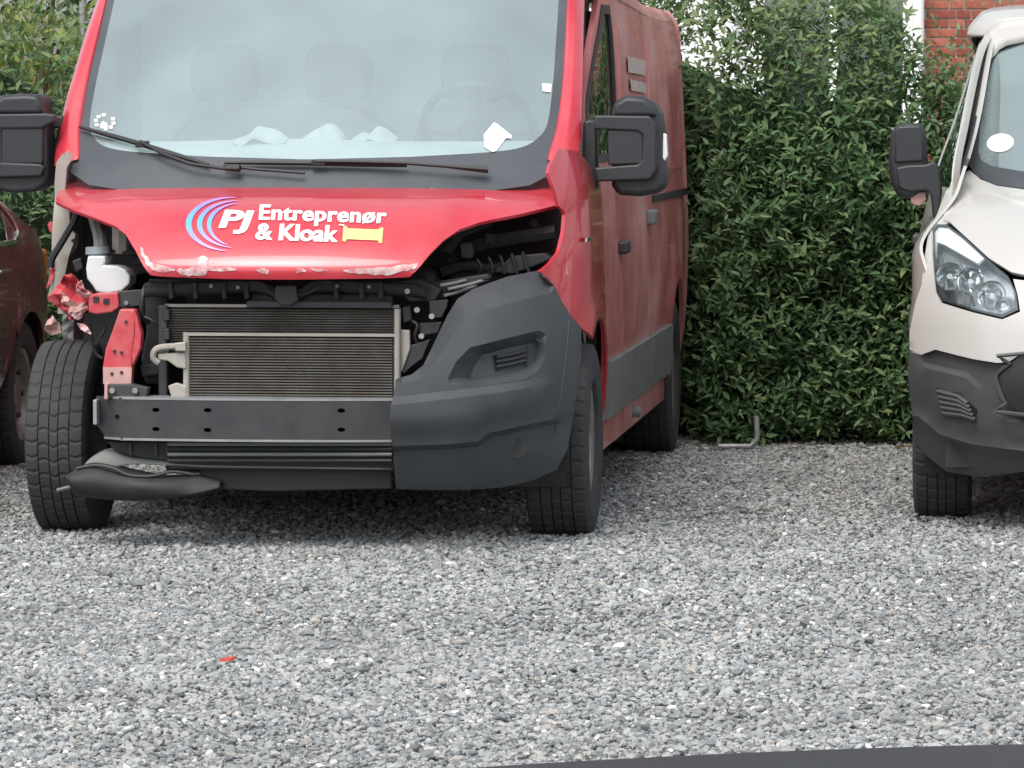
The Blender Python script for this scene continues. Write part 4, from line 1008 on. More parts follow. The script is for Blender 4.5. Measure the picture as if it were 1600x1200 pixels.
# bare pillar
pl_ = [(108, 237), (97, 242), (88, 254), (84, 290), (82, 350), (81, 390), (86, 420), (80, 440), (72, 462), (75, 473), (92, 468), (101, 435), (107, 402), (116, 378), (118, 366), (112, 360), (109, 348), (109, 322), (101, 300), (105, 262), (113, 250), (113, 240)]
P = [a_(px, py, -.16) for px, py in pl_]
ps = panel('bare_pillar', [(p.x, p.z) for p in P], lambda x, z: Vector((x, -.16 + .5 * (x + .86) ** 2 * 8 - .05 * abs(noise.noise(Vector((x * 9, z * 4, 1)))), z)), 'primer_grey', van, step=.02, thick=.03)
panel('pillar_return', [(p.y, p.z) for p in [Vector((0, -.14, .80)), Vector((0, .25, .80)), Vector((0, .25, 1.28)), Vector((0, -.05, 1.36)), Vector((0, -.13, 1.2))]], lambda y, z: Vector((-.93, y, z)), 'primer_grey', van, step=.08, thick=.02, flip=True)
c = a_(115, 376, -.18); MB().tube([c, c + Vector((0, -.01, 0))], .007, 8).build('bolt', 'engine_dark', ps)
plate('red_lug', [(74, 352), (78, 345), (82, 350), (82, 365), (77, 362)], -.12, .03, 'red_raw', .003)
crumple('red_strip', [(77, 415), (83, 405), (84, 425), (78, 446), (74, 450)], -.16, .02, 20, 'red_raw', 15.0, .014)
wire('hose', [(122, 326), (116, 345), (103, 368), (91, 388), (82, 404), (79, 418)], -.24, .013)
wire('filler_neck', [(148, 342, -.30), (152, 356, -.34), (156, 372, -.38), (157, 388, -.40)], -.35, .024, 'trim_grey')
wire('canister', [(188, 352), (188, 372), (188, 396)], -.38, .032, 'primer_grey')
bt = plate('washer_bottle', [(137, 400), (164, 400), (165, 409), (162, 414), (184, 416), (196, 422), (203, 432), (202, 444), (190, 455), (168, 460), (150, 456), (144, 446), (136, 436), (134, 420)], -.50, .13, 'bottle', .018)
c0, c1 = a_(153, 400, -.435), a_(152, 385, -.435); MB().tube([c0, c0.lerp(c1, .2), c0.lerp(c1, .25), c1], [.036, .036, .045, .042], 16).build('bottle_cap', 'grey_cap', bt, True)
wire('washer_tube', [(168, 392), (190, 394), (210, 396)], -.40, .007, 'dark_plastic')
plate('relay', [(112, 408), (126, 402), (130, 420), (118, 426)], -.36, .05, 'dark_plastic', .006)
plate('relay', [(205, 398), (220, 400), (222, 416), (206, 414)], -.36, .05, 'dark_plastic', .006)
wire('wiring_loom', [(240, 440, -.62), (228, 448, -.64), (223, 465, -.66), (222, 490, -.66), (232, 505, -.64)], -.64, .010)
wire('wiring_loom', [(226, 495, -.66), (240, 502, -.66), (248, 512, -.64), (256, 530, -.6)], -.64, .005, 'steel_dark')
wire('wiring_loom', [(140, 505, -.5), (143, 530, -.5), (150, 552, -.5), (160, 560, -.5)], -.5, .006)
wire('wiring_loom', [(160, 500, -.55), (164, 515, -.55), (155, 528, -.55)], -.5, .005)
plate('horn', [(218, 570), (256, 566), (258, 584), (222, 590)], -.62, .08, 'dark_plastic', .008)
plate('tank_side', [(224, 448), (262, 444), (264, 478), (258, 600), (226, 600), (220, 560), (228, 520)], -.56, .10, 'engine_dark', .01)
for k in range(3):
    c = a_(262, 492 + 30 * k, -.665); MB().box(c.x - .012, c.x + .008, -.68, -.64, c.z - .02, c.z + .02).build('tank_clip', 'steel_dark', van, bev=.004)
# lower grille slats, torn undertray
for k, py in enumerate((694, 702, 710, 718)):
    P = [a_(px, py + (0 if k < 3 else 2), -.74) for px in (262, 380, 500, 612)]
    MB().tube(P, .0065, 6).build('slat', 'trim_grey' if k in (0, 2) else 'dark_plastic', van, True)
MB().box(P[0].x, P[-1].x, -.70, -.66, P[0].z - .03, P[0].z + .12).build('lower_grille_back', 'engine_dark', van)
plate('lower_bracket', [(166, 690), (262, 690), (272, 716), (268, 722), (200, 712), (180, 704)], -.70, .06, 'dark_plastic', .004)
for px in (200, 240, 258):
    plate('bracket_rib', [(px, 692), (px + 5, 692), (px + 6, 712), (px + 2, 712)], -.712, .02, 'steel_dark', .002)
rows = []
for (px, top_, bot) in ((108, 742, 752), (120, 732, 772), (150, 724, 778), (200, 735, 782), (250, 744, 780), (300, 744, 774), (325, 748, 768), (345, 754, 762)):
    a, b = a_(px, top_, -.72), a_(px, bot, -.74); m_ = a.lerp(b, .5) + Vector((0, -.05 if px < 280 else -.006, 0))
    rows.append([a + Vector((0, .16, -.012)), a + Vector((0, .02, .0)), m_ + Vector((0, 0, .012)), b, b + Vector((0, .2, .01))])
loft('undertray', rows, 'dark_plastic', van, nu=4, nv=4, thick=.004)
plate('lower_panel', [(300, 722), (612, 724), (612, 764), (420, 768), (330, 764)], -.66, .03, 'dark_plastic', .006)
wire('undertray_lip', [(120, 732, -.74), (150, 727, -.75), (178, 732, -.76), (200, 742, -.76), (235, 744, -.75), (268, 737, -.73), (300, 741, -.72)], -.74, .006, 'steel_dark')
rows = []
for (px, top_, bot) in ((126, 735, 744), (140, 718, 738), (160, 706, 732), (180, 704, 730), (205, 712, 726), (240, 716, 726), (330, 722, 730), (480, 726, 732), (612, 726, 734)):
    a, b = a_(px, top_, -.66), a_(px, bot, -.70); rows.append([a + Vector((0, .15, 0)), a, a.lerp(b, .5) + Vector((0, -.015, 0)), b])
loft('torn_liner', rows, 'trim_grey', van, nu=3, nv=4, thick=.004)
wire('splinter', [(89, 766), (100, 763), (112, 760)], -.72, .006, 'trim_grey')

# ---- black bumper corner that is left
BB = smooth_tab([(.18, -.80), (.26, -.88), (.36, -.925), (.50, -.94), (.62, -.93), (.75, -.90), (.90, -.84), (1.0, -.78)])
base_b = lambda x, z: lin(z, BB) + .50 * (abs(x) / 1.03) ** 5.5
def bp(px, py): v = VAN.front(px, py, base_b); return (v.x, v.z)
topl = [(619, 592), (641, 586), (659, 572), (675, 537), (694, 494), (709, 469), (734, 453), (787, 434), (838, 424)]
right_e = [(866, 446), (878, 471), (891, 492), (908, 513), (909, 550), (902, 612), (897, 644), (887, 700), (869, 735), (831, 752)]
bot_e = [(780, 764), (700, 768), (616, 766)]
b_out = [bp(*p) for p in topl + right_e + bot_e + [(612, 700), (612, 640)]]
tl = [bp(*p) for p in topl]
rec = [bp(*p) for p in [(696, 600), (712, 566), (734, 543), (790, 529), (842, 516), (853, 522), (852, 556), (841, 579), (818, 593), (747, 603)]]
cen = (sum(p[0] for p in rec) / len(rec), sum(p[1] for p in rec) / len(rec))
rec_in = [bp(*p) for p in [(730, 592), (738, 572), (750, 556), (792, 545), (832, 537), (836, 548), (832, 564), (820, 576), (790, 584), (752, 590)]]
ledge = [bp(*p) for p in [(600, 622), (628, 619), (747, 605), (819, 595), (862, 585)]]
ledge2 = [(x, z - .026) for x, z in ledge]
low = [bp(*p) for p in [(600, 697), (700, 694), (745, 690), (765, 676), (830, 662), (880, 652)]]
low2 = [(x, z - .02) for x, z in low]
crease = [bp(*p) for p in [(628, 600), (656, 592), (680, 566), (708, 524), (731, 497), (762, 483), (810, 470), (870, 455)]]
def bumpY(x, z):
    y = base_b(x, z)
    d = segdist((x, z), tl); e = segdist((x, z), crease)
    if inside((x, z), [(u - .03, w + .04) for u, w in tl] + crease[::-1]): y += e * 1.35
    if inside((x, z), rec):
        a_1, b_1 = segdist((x, z), rec, True), segdist((x, z), rec_in, True)
        y += .075 * (1 if inside((x, z), rec_in) else a_1 / (a_1 + b_1 + 1e-6))
    y -= .030 * max(0, min(1, (lin(x, ledge) - z) / .026)) * sstep(.96, .84, x) * sstep(.0, .10, z - lin(x, low))
    y += .05 * max(0, min(1, (lin(x, low) - z) / .02)) * sstep(1.0, .9, x)
    return Vector((x, y, z))
bumper = panel('bumper_corner', b_out, bumpY, 'black_plastic', van, step=.018, thick=.006, ang=28, lines=[rec + rec[:1], rec_in + rec_in[:1], ledge, ledge2, low, low2, crease])
for k in range(3):
    P = [bumpY(*bp(px, py + 7.5 * k)) + Vector((0, -.012, 0)) for px, py in ((772, 560), (795, 556), (818, 550))]
    MB().tube(P, .0075, 6).build('vent_slat', 'mirror_plastic', bumper, True)
P = [bumpY(*bp(px, py)) + Vector((0, -.003, 0)) for px, py in ((766, 557), (822, 543), (820, 573), (770, 582))]
MB().prism(P, (0, .004, 0)).build('vent_back', 'engine_dark', bumper)
P = bumpY(*bp(805, 702)); MB().tube([P, P + Vector((0, -.006, 0))], .035, 20).build('fog_lamp_blank', 'dark_plastic', bumper, True)
# thin seam at the bumper's outer edge
wire_pts = [bumpY(*bp(px, py)) + Vector((0, -.001, 0)) for px, py in ((889, 500), (886, 540), (880, 590), (873, 640), (866, 680))]
MB().tube(wire_pts, .0018, 5).build('moulding_line', 'black_plastic', bumper, True)

# ---- door mirrors
def rounded(name, pts, y0, d, m, parent, bev):
    P = [a_(px, py, y0) for px, py in pts]; o = MB().prism(P, (0, d, 0)).build(name, m, parent, True, 0, 50); md = bevel(o, bev, 4); return o
def mirror(side):
    if side > 0:
        h = rounded('door_mirror', [(962, 156), (980, 149), (1005, 151), (1022, 160), (1032, 178), (1036, 205), (1035, 250), (1042, 268), (1041, 288), (1030, 302), (1000, 307), (965, 305), (955, 290), (956, 170)], .02, .17, 'mirror_plastic', van, .035)
        Y = .0
        arms = [[(926, 190), (945, 185), (975, 186), (1015, 190)], [(928, 276), (950, 274), (985, 272), (1015, 268)]]
        rounded('mirror_frame', [(928, 180), (1015, 181), (1025, 194), (1026, 264), (1016, 281), (932, 284), (928, 262), (996, 257), (1003, 250), (1004, 211), (996, 205), (928, 202)], -.02, .06, 'mirror_plastic', h, .008)
        rounded('mirror_front_panel', [(950, 203), (1004, 203), (1006, 256), (950, 258)], -.012, .05, 'mirror_plastic', h, .006)
        rounded('mirror_cap', [(958, 182), (960, 162), (978, 151), (1005, 153), (1020, 164), (1027, 182)], .0, .05, 'mirror_plastic', h, .015)
        rounded('indicator', [(1034, 207), (1041, 210), (1043, 244), (1038, 252), (1034, 245)], .04, .06, 'lens_white', h, .004)
        rounded('mirror_base', [(911, 190), (922, 186), (932, 192), (934, 292), (926, 302), (912, 300), (909, 250)], .10, .08, 'mirror_plastic', h, .01)
        P = [a_(912, 195, .12), a_(916, 218, .12)]
        g = a_(995, 230, .19); MB().box(g.x - .08, g.x + .08, .188, .194, g.z - .13, g.z + .13).build('mirror_glass', 'chrome', h)
    else:
        h = rounded('door_mirror', [(-18, 158), (-6, 150), (30, 146), (58, 147), (66, 156), (68, 178), (72, 200), (74, 250), (76, 270), (72, 288), (55, 299), (20, 302), (-8, 296), (-18, 280)], -.04, .17, 'mirror_plastic', van, .03)
        rounded('mirror_frame', [(-14, 178), (70, 177), (86, 179), (86, 190), (70, 198), (64, 201), (2, 201), (2, 254), (64, 256), (70, 262), (64, 276), (-14, 278)], -.07, .06, 'mirror_plastic', h, .008)
        rounded('mirror_front_panel', [(0, 199), (66, 199), (67, 256), (0, 256)], -.062, .05, 'mirror_plastic', h, .006)
        rounded('mirror_cap', [(-12, 178), (-10, 160), (5, 150), (40, 148), (58, 150), (64, 160), (65, 178)], -.065, .05, 'mirror_plastic', h, .015)
        rounded('mirror_arm', [(66, 182), (98, 180), (101, 190), (98, 202), (70, 198)], .06, .06, 'mirror_plastic', h, .01)
        rounded('mirror_base', [(78, 252), (88, 210), (97, 178), (100, 180), (100, 258), (92, 262)], .10, .05, 'mirror_plastic', h, .008)
        g = a_(28, 225, .13); MB().box(g.x - .08, g.x + .08, .128, .134, g.z - .13, g.z + .13).build('mirror_glass', 'chrome', h)
mirror(1); mirror(-1)

# ------------------------------------------------------------ cream van on the right
VB = Frame(2.493, 16.805, 6.3)
cv = VB.root('delivery_van', 'cream van with dark grey lower bumper, cut off by the photo\'s right edge', 'van')
WZ2 = smooth_tab([(.18, .93), (.45, .97), (.7, .985), (1.0, .985), (1.25, .935), (1.5, .85), (1.8, .755), (1.92, .71)])
def S2(y, z): return lin(z, WZ2) - .40 * (max(0, -.12 - y) / .75) ** 2.4 - .115 * sstep(1.0, 1.25, z) * sstep(1.3, .0, y) + .012 * math.exp(-((math.hypot(y, z - .34) - .43) / .05) ** 2)
s2v = lambda y, z: Vector((S2(y, z), y, z))
B2 = smooth_tab([(.15, -.70), (.25, -.80), (.40, -.88), (.55, -.90), (.75, -.88), (.90, -.82), (1.0, -.72), (1.08, -.58), (1.15, -.42), (1.21, -.22), (1.27, .0), (1.36, .30)])
front2 = lambda x, z: lin(z, B2) + .42 * (abs(x) / .985) ** 4
f2 = lambda x, z: Vector((x, front2(x, z), z))
def p2(px, py): v = VB.front(px, py, front2); return (v.x, v.z)
def sym(l): return l + [(-x, z) for x, z in l[::-1]]
rear_e = [p2(*p) for p in [(1503, 272), (1515, 266), (1532, 280), (1557, 290), (1600, 296)]]
fr_e = [p2(*p) for p in [(1600, 429), (1580, 425), (1545, 403), (1510, 371), (1484, 347), (1474, 343), (1479, 310), (1486, 284)]]
zr = rear_e[-1][1] - .012; zf = fr_e[0][1] + .004
left = [(0, zr)] + rear_e[::-1] + fr_e[::-1] + [(0, zf)]
hl = left[:-1] + [(0, zf)] + [(-x, z) for x, z in left[::-1][1:-1]]
crs = [p2(*p) for p in [(1552, 300), (1562, 330), (1572, 370), (1578, 400)]]
def hood2(x, z):
    v = f2(x, z); v.y -= .012 * sstep(-.02, .02, lin(z, sorted([(c[1], -c[0]) for c in crs])) - abs(x)); return v
panel('bonnet', hl, hood2, 'cream_paint', cv, step=.035, thick=.012)
ub = [p2(*p) for p in [(1421, 546), (1421, 520), (1430, 474), (1443, 436), (1451, 400), (1454, 356), (1458, 410), (1462, 456), (1471, 473), (1520, 488), (1566, 499), (1594, 487), (1590, 460), (1583, 436), (1600, 438)]]
ublow = [p2(*p) for p in [(1600, 550), (1575, 566), (1558, 567), (1520, 561), (1461, 546), (1440, 554)]]
upper = ub + [(0, ub[-1][1] + .004), (0, ublow[0][1])] + ublow
tri_half = lambda name, poly, surf, m, **k: [panel(name, poly, surf, m, cv, **k), panel(name, poly, surf, m, cv, mirror=True, **k)]
def ubY(x, z):
    v = f2(x, z); return v
tri_half('wing_front', [p2(*p) for p in [(1440, 446), (1444, 405), (1451, 362), (1464, 335), (1478, 298), (1487, 290), (1486, 345), (1466, 356), (1462, 410), (1464, 452)]], lambda x, z: f2(x, z) + Vector((0, .014, 0)), 'cream_paint', step=.03, thick=.006)
tri_half('bumper_upper', upper, ubY, 'cream_paint', step=.03, thick=.008)
lowp = [p2(*p) for p in [(1420, 550), (1440, 556), (1461, 548), (1520, 563), (1558, 569), (1575, 568), (1600, 552)]]
lowb = [p2(*p) for p in [(1600, 738), (1532, 747), (1480, 738), (1446, 712), (1431, 694), (1424, 640), (1419, 590)]]
lowpoly = lowp + [(0, lowp[-1][1]), (0, lowb[0][1])] + lowb
c1 = [p2(*p) for p in [(1430, 572), (1442, 574), (1475, 582), (1508, 590), (1528, 608), (1552, 646), (1572, 658), (1600, 663)]] + [(0, p2(1600, 663)[1])]
c1b = [(x + .01, z + .018) for x, z in c1]
c2 = [p2(*p) for p in [(1435, 650), (1452, 664), (1468, 678), (1520, 694), (1600, 704)]] + [(0, p2(1600, 704)[1])]
c2b = [(x, z - .02) for x, z in c2]
def lowY(x, z):
    v = f2(x, z)
    up = z - lin(x, c1); v.y += .035 * max(0, min(1, up / .018)) * sstep(-.98, -.90, x)
    dn = lin(x, c2) - z; v.y -= .012 * sstep(.02, .0, abs(dn)) ; v.y += .03 * max(0, min(1, dn / .05))
    return v
lb = tri_half('bumper_lower', lowpoly, lowY, 'grey_plastic', step=.022, thick=.008, ang=30, lines=[c1, c1b, c2, c2b])
for k in range(5):
    t = k / 4; P = [f2(*p2(1465 + 8 * t, 611 + 34 * t)), f2(*p2(1497 + 8 * t, 619 + 30 * t)), f2(*p2(1512 + 12 * t, 630 + 25 * t))]
    P = [p + Vector((0, -.012, 0)) for p in P]
    for o_, sg in zip(lb, (1, -1)): MB().tube([Vector((sg * p.x, p.y, p.z)) for p in P], .009, 6).build('vent_slat', 'grey_plastic', o_, True)
P = [f2(*p2(*p)) + Vector((0, -.003, 0)) for p in [(1462, 606), (1500, 614), (1527, 640), (1524, 656), (1474, 646)]]
for o_, sg in zip(lb, (1, -1)): MB().prism([Vector((sg * p.x, p.y, p.z)) for p in P], (0, .004, 0)).build('vent_back', 'lamp_dark', o_)
# grille
gp = [p2(*p) for p in [(1600, 552), (1578, 568), (1557, 586), (1562, 610), (1572, 630), (1600, 648)]]
gpoly = [(x, z) for x, z in gp]; gpoly = gpoly + [(-x, z) for x, z in gpoly[::-1]]
gr = panel('grille', gpoly, lambda x, z: f2(x, z) + Vector((0, -.006, 0)), 'lamp_dark', cv, step=.05, thick=.004)
P = [f2(x, z) + Vector((0, -.014, 0)) for x, z in gpoly]; MB().tube(cr(P, 3, True) + [P[0]], .008, 6).build('grille_surround', 'grey_plastic', gr, True)
for k in range(3):
    zz = gp[0][1] - .035 - .045 * k; MB().tube([f2(x, zz) + Vector((0, -.012, 0)) for x in (-.30, -.1, .1, .30)], .010, 6).build('grille_bar', 'grey_plastic', gr, True)
# headlamps
hlm = [p2(*p) for p in [(1457, 358), (1464, 350), (1480, 351), (1508, 372), (1543, 405), (1575, 432), (1587, 456), (1591, 484), (1566, 496), (1520, 485), (1472, 470), (1463, 455), (1459, 410)]]
for sg in (1, -1):
    mir = sg < 0
    hz = panel('headlamp', hlm, lambda x, z: f2(x, z) + Vector((0, .07 + .05 * abs(x), 0)), 'lamp_silver', cv, step=.03, thick=.01, mirror=mir)
    cen2 = (sum(p[0] for p in hlm) / len(hlm), sum(p[1] for p in hlm) / len(hlm))
    shr = [(cen2[0] + (x - cen2[0]) * .95, cen2[1] + (z - cen2[1]) * .94) for x, z in hlm]
    panel('lamp_bezel', hlm, lambda x, z: f2(x, z) + Vector((0, .004, 0)), 'lamp_dark', hz, step=.03, holes=[shr], thick=.05, mirror=mir)
    for (px, py, r, dp) in ((1484, 432, .052, .06), (1516, 440, .050, .06), (1550, 462, .055, .06), (1568, 478, .03, .04)):
        c = VB.front(px, py, front2); V, F = lathe([(-.005, r), (.012, r * .92), (.035, r * .7), (dp - .01, r * .35), (dp, .004)], 20)
        V = [Vector((sg * (c.x + v[1]), c.y + .012 + v[0], c.z + v[2])) for v in V]; fix(mesh('reflector', V, F, 'lamp_chrome', hz, True))
        MB().tube([Vector((sg * c.x, c.y + .05, c.z)), Vector((sg * c.x, c.y + .015, c.z))], .010, 10).build('bulb', 'lens_white', hz, True)
    for (x0, y0, x1, y1) in ((1505, 415, 1522, 478), (1532, 420, 1540, 476), (1470, 400, 1478, 455)):
        A, B = VB.front(x0, y0, front2), VB.front(x1, y1, front2)
        MB().tube([Vector((sg * A.x, A.y + .02, A.z)), Vector((sg * B.x, B.y + .02, B.z))], .006, 6).build('lamp_rib', 'lamp_chrome', hz, True)
    st = [p2(*p) for p in [(1462, 356), (1478, 354), (1505, 374), (1538, 404), (1528, 412), (1500, 396), (1475, 382), (1463, 378)]]
    panel('indicator_lamp', st, lambda x, z: f2(x, z) + Vector((0, .014, 0)), 'lens_white', hz, step=.03, thick=.01, mirror=mir)
    panel('lamp_lens', hlm, lambda x, z: f2(x, z) + Vector((0, -.003, 0)), 'lens_clear', hz, step=.03, thick=0, mirror=mir)
# windscreen
wind2 = lambda x, z: .02 + (z - 1.25) * 1.05 + .26 * (abs(x) / .8) ** 2.2
w2 = lambda x, z: Vector((x, wind2(x, z), z))
def q2(px, py): v = VB.front(px, py, wind2); return (v.x, v.z)
ol = [q2(*p) for p in [(1600, 294), (1552, 288), (1524, 274), (1509, 250), (1506, 236), (1519, 180), (1531, 125), (1541, 90), (1550, 72), (1600, 60)]]
il = [q2(*p) for p in [(1600, 268), (1548, 259), (1533, 250), (1529, 238), (1531, 200), (1541, 140), (1550, 100), (1560, 82), (1600, 70)]]
full = lambda l, zb_, zt: [(0, zb_)] + l + [(0, zt)] + [(-x, z) for x, z in l[::-1]]
ow, iw = full(ol, ol[0][1] - .012, ol[-1][1] + .012), full(il, il[0][1] - .01, il[-1][1] + .01)
panel('windscreen_border', ow, w2, 'frit', cv, step=.06, holes=[iw], thick=.006)
g2 = panel('windscreen', iw, w2, 'windscreen', cv, step=.07, thick=0)
c = VB.front(1563, 223, wind2); n = 20
P = [w2(*q2(1563 + 21 * math.cos(2 * math.pi * k / n) + 3 * math.sin(2 * math.pi * k / n), 223 + 14 * math.sin(2 * math.pi * k / n) - 3.5 * math.cos(2 * math.pi * k / n))) + Vector((0, -.005, 0)) for k in range(n)]
mesh('sticker', P, [tuple(range(n))], 'paper', g2)
# pillars and roof
inn = [VB.front(px, py, wind2) for px, py in [(1512, 262), (1506, 236), (1519, 180), (1531, 125), (1541, 90), (1550, 72)]]
outp = [VB.at(px, py, y) for px, py, y in [(1486, 300, .02), (1489, 255, .06), (1500, 200, .20), (1514, 130, .42), (1526, 82, .58), (1540, 52, .74)]]
rows = []
for a, b in zip(inn, outp):
    c = (a + b) / 2 + Vector((-.012, -.03, 0)); rows.append([a + Vector((.004, .03, 0)), a + Vector((-.003, -.012, 0)), c, b, b + Vector((.03, .05, 0))])
loft('windscreen_pillar', rows, 'cream_paint', cv, nu=4, nv=4); loft('windscreen_pillar', [[Vector((-v.x, v.y, v.z)) for v in r] for r in rows], 'cream_paint', cv, nu=4, nv=4)
rows = []
tz = ow[0][1]
topx = abs(ol[-2][0])
for y, dz in ((wind2(.55, ol[-2][1]) - .02, -.005), (.95, .035), (1.4, .06), (3.0, .07), (4.05, .04)):
    z0 = 1.85
    rows.append([Vector((t * (.79 if y > .9 else .72), y + .10 * (t * t) * (1 if y < .9 else 0), z0 + h + dz * k)) for t, h, k in ((-1, -.02, 0), (-.96, .02, .6), (-.8, .05, 1), (0, .065, 1), (.8, .05, 1), (.96, .02, .6), (1, -.02, 0))])
loft('roof', rows, 'cream_paint', cv, nu=4, nv=4, thick=.01)
zt0 = ol[-1][1] + .006
loft('windscreen_header', [[w2(p.x * 1.0, zt0 - .10 * max(0, (abs(p.x) - .45) / .27) ** 2) + Vector((0, -.004, 0)) for p in rows[0]], [p + Vector((0, -.002, .004)) for p in rows[0]]], 'cream_paint', cv, nu=4, nv=3, thick=.008)
WB2 = 2.93
for sg in (1, -1):
    mir = sg < 0; ar = lambda c_, a0, a1: [(c_ + .40 * math.cos(R(a)), .34 + .40 * math.sin(R(a))) for a in range(a0, a1, -15)]
    panel('front_wing', [(-.50, .64), (-.44, .60)] + ar(0, 140, -1) + [(.42, .28), (.50, .28), (.42, .7), (.30, 1.0), (.26, 1.28), (.06, 1.33), (-.03, 1.28), (-.16, 1.16), (-.40, 1.0), (-.48, .92)], s2v, 'cream_paint', cv, step=.04, thick=.012, mirror=mir)
    d = panel('door', [(.52, .30), (1.35, .30), (1.35, 1.86), (.80, 1.86), (.22, 1.36), (.28, 1.29), (.32, 1.0), (.44, .7)], s2v, 'cream_paint', cv, step=.05, holes=[[(.40, 1.24), (1.27, 1.24), (1.27, 1.78), (.84, 1.78), (.38, 1.36)]], thick=.02, mirror=mir)
    panel('window', [(.38, 1.22), (1.29, 1.22), (1.29, 1.80), (.83, 1.80), (.36, 1.37)], lambda y, z: s2v(y, z) - Vector((.006, 0, 0)), 'black_glass', d, step=.07, thick=.004, mirror=mir)
    panel('quarter_trim', [(.02, 1.20), (.40, 1.20), (.40, 1.52), (.22, 1.38)], lambda y, z: s2v(y, z) + Vector((.005, 0, 0)), 'mirror_plastic', d, step=.05, thick=.01, mirror=mir)
    hx = sg * (S2(1.2, 1.02) + .012); MB().box(hx - .015, hx + .015, 1.1, 1.28, 1.0, 1.04).build('door_handle', 'grey_plastic', d, bev=.008)
    panel('side_panel', [(1.365, .30), (WB2 - .42, .30)] + ar(WB2, 180, -1) + [(WB2 + .42, .34), (3.98, .40), (4.02, 1.0), (3.98, 1.86), (1.365, 1.86)], s2v, 'cream_paint', cv, step=.08, thick=.02, mirror=mir)
    panel('rubbing_strip', [(1.37, .46), (2.50, .46), (2.50, .62), (1.37, .62)], lambda y, z: s2v(y, z) + Vector((.015, 0, 0)), 'grey_plastic', cv, step=.1, thick=.016, mirror=mir)
    MB().box(sg * .85 - .015, sg * .85 + .015, 1.38, 3.95, .30, 1.15).build('inner_side', 'engine_dark', cv)
    MB().box(sg * .60 - .01, sg * .60 + .01, -.45, .45, .28, .95).build('inner_wing', 'engine_dark', cv)
    for yy in (0, WB2):
        w = MB(); pts = [(yy + .41 * math.cos(R(a)), .34 + .41 * math.sin(R(a))) for a in range(200, -21, -20)]
        for (a, b), (c_, d_) in zip(pts, pts[1:]): w.add([(sg * .60, a, b), (sg * .93, a, b), (sg * .93, c_, d_), (sg * .60, c_, d_)], [(0, 1, 2, 3)])
        w.build('wheel_arch_liner', 'engine_dark', cv)
        make_wheel(cv, (sg * .868, yy, .334), .340, .215, .215, sg)
rows = [[Vector((t * S2(3.9, min(z, 1.85)), 4.03 + dy, z)) for t, dy in ((-1, -.03), (-.95, .02), (0, .05), (.95, .02), (1, -.03))] for z in (.36, .9, 1.4, 1.8, 1.93)]
loft('tailgate', rows, 'cream_paint', cv, nu=3, nv=3, thick=.02)
MB().box(-.85, .85, -.62, 3.95, .24, .34).build('floor_pan', 'engine_dark', cv)
MB().box(-.86, .86, -.05, -.03, .32, 1.18).build('firewall', 'engine_dark', cv)
MB().box(-.70, .70, 1.36, 1.39, .36, 1.80).build('bulkhead', 'bulkhead', cv)
rows = [[Vector((t * .80, y + .12 * t * t, z)) for t in (-1, -.5, 0, .5, 1)] for y, z in ((.06, 1.20), (.25, 1.24), (.50, 1.25), (.58, 1.15), (.56, .8))]
loft('dashboard', rows, 'dash', cv, nu=4, nv=4, thick=.01)
for x in (-.42, .42):
    loft('seat', [[Vector((x + t * .25 * s_, y + dy, z)) for t, dy in ((-1, .05), (-.8, -.05), (0, -.03), (.8, -.05), (1, .05), (.9, .12), (-.9, .12))] for y, z, s_ in ((.95, .9, 1), (1.0, 1.2, 1), (1.06, 1.42, .9), (1.08, 1.50, .5), (1.09, 1.53, .5), (1.10, 1.62, .5), (1.10, 1.68, .3))], 'seat_cloth', cv, nu=3, nv=3, close_u=True, caps=True)
# mirror
ab = lambda px, py, y: VB.at(px, py, y)
def rnd2(name, pts, y0, d, m, parent, bev):
    P = [ab(px, py, y0) for px, py in pts]; out = []
    for mm_ in (0, 1):
        Q = [Vector((-p.x, p.y, p.z)) for p in P] if mm_ else P
        out.append(bevel(MB().prism(Q, (0, d, 0)).build(name, m, parent[mm_] if isinstance(parent, list) else parent, True, 0, 50), bev, 3))
    return out
hh = rnd2('door_mirror', [(1392, 206), (1400, 195), (1420, 192), (1440, 193), (1446, 205), (1448, 240), (1449, 258), (1440, 300), (1420, 312), (1402, 308), (1392, 285), (1388, 250)], .18, .16, 'mirror_plastic', cv, .022)
rnd2('mirror_arm', [(1400, 262), (1418, 258), (1445, 257), (1460, 252), (1468, 262), (1472, 300), (1466, 342), (1458, 342), (1454, 305), (1448, 298), (1420, 300), (1404, 294)], .165, .07, 'mirror_plastic', hh, .008)
rnd2('mirror_cap', [(1398, 206), (1404, 197), (1438, 196), (1442, 206), (1443, 252), (1398, 255)], .168, .03, 'mirror_plastic', hh, .008)
rnd2('indicator', [(1420, 299), (1446, 300), (1448, 312), (1436, 322), (1424, 318)], .20, .05, 'pink_primer', hh, .004)
gx = ab(1418, 240, .345)
for o_, sg in zip(hh, (1, -1)): MB().box(sg * gx.x - .06, sg * gx.x + .06, .342, .347, gx.z - .1, gx.z + .1).build('mirror_glass', 'chrome', o_)

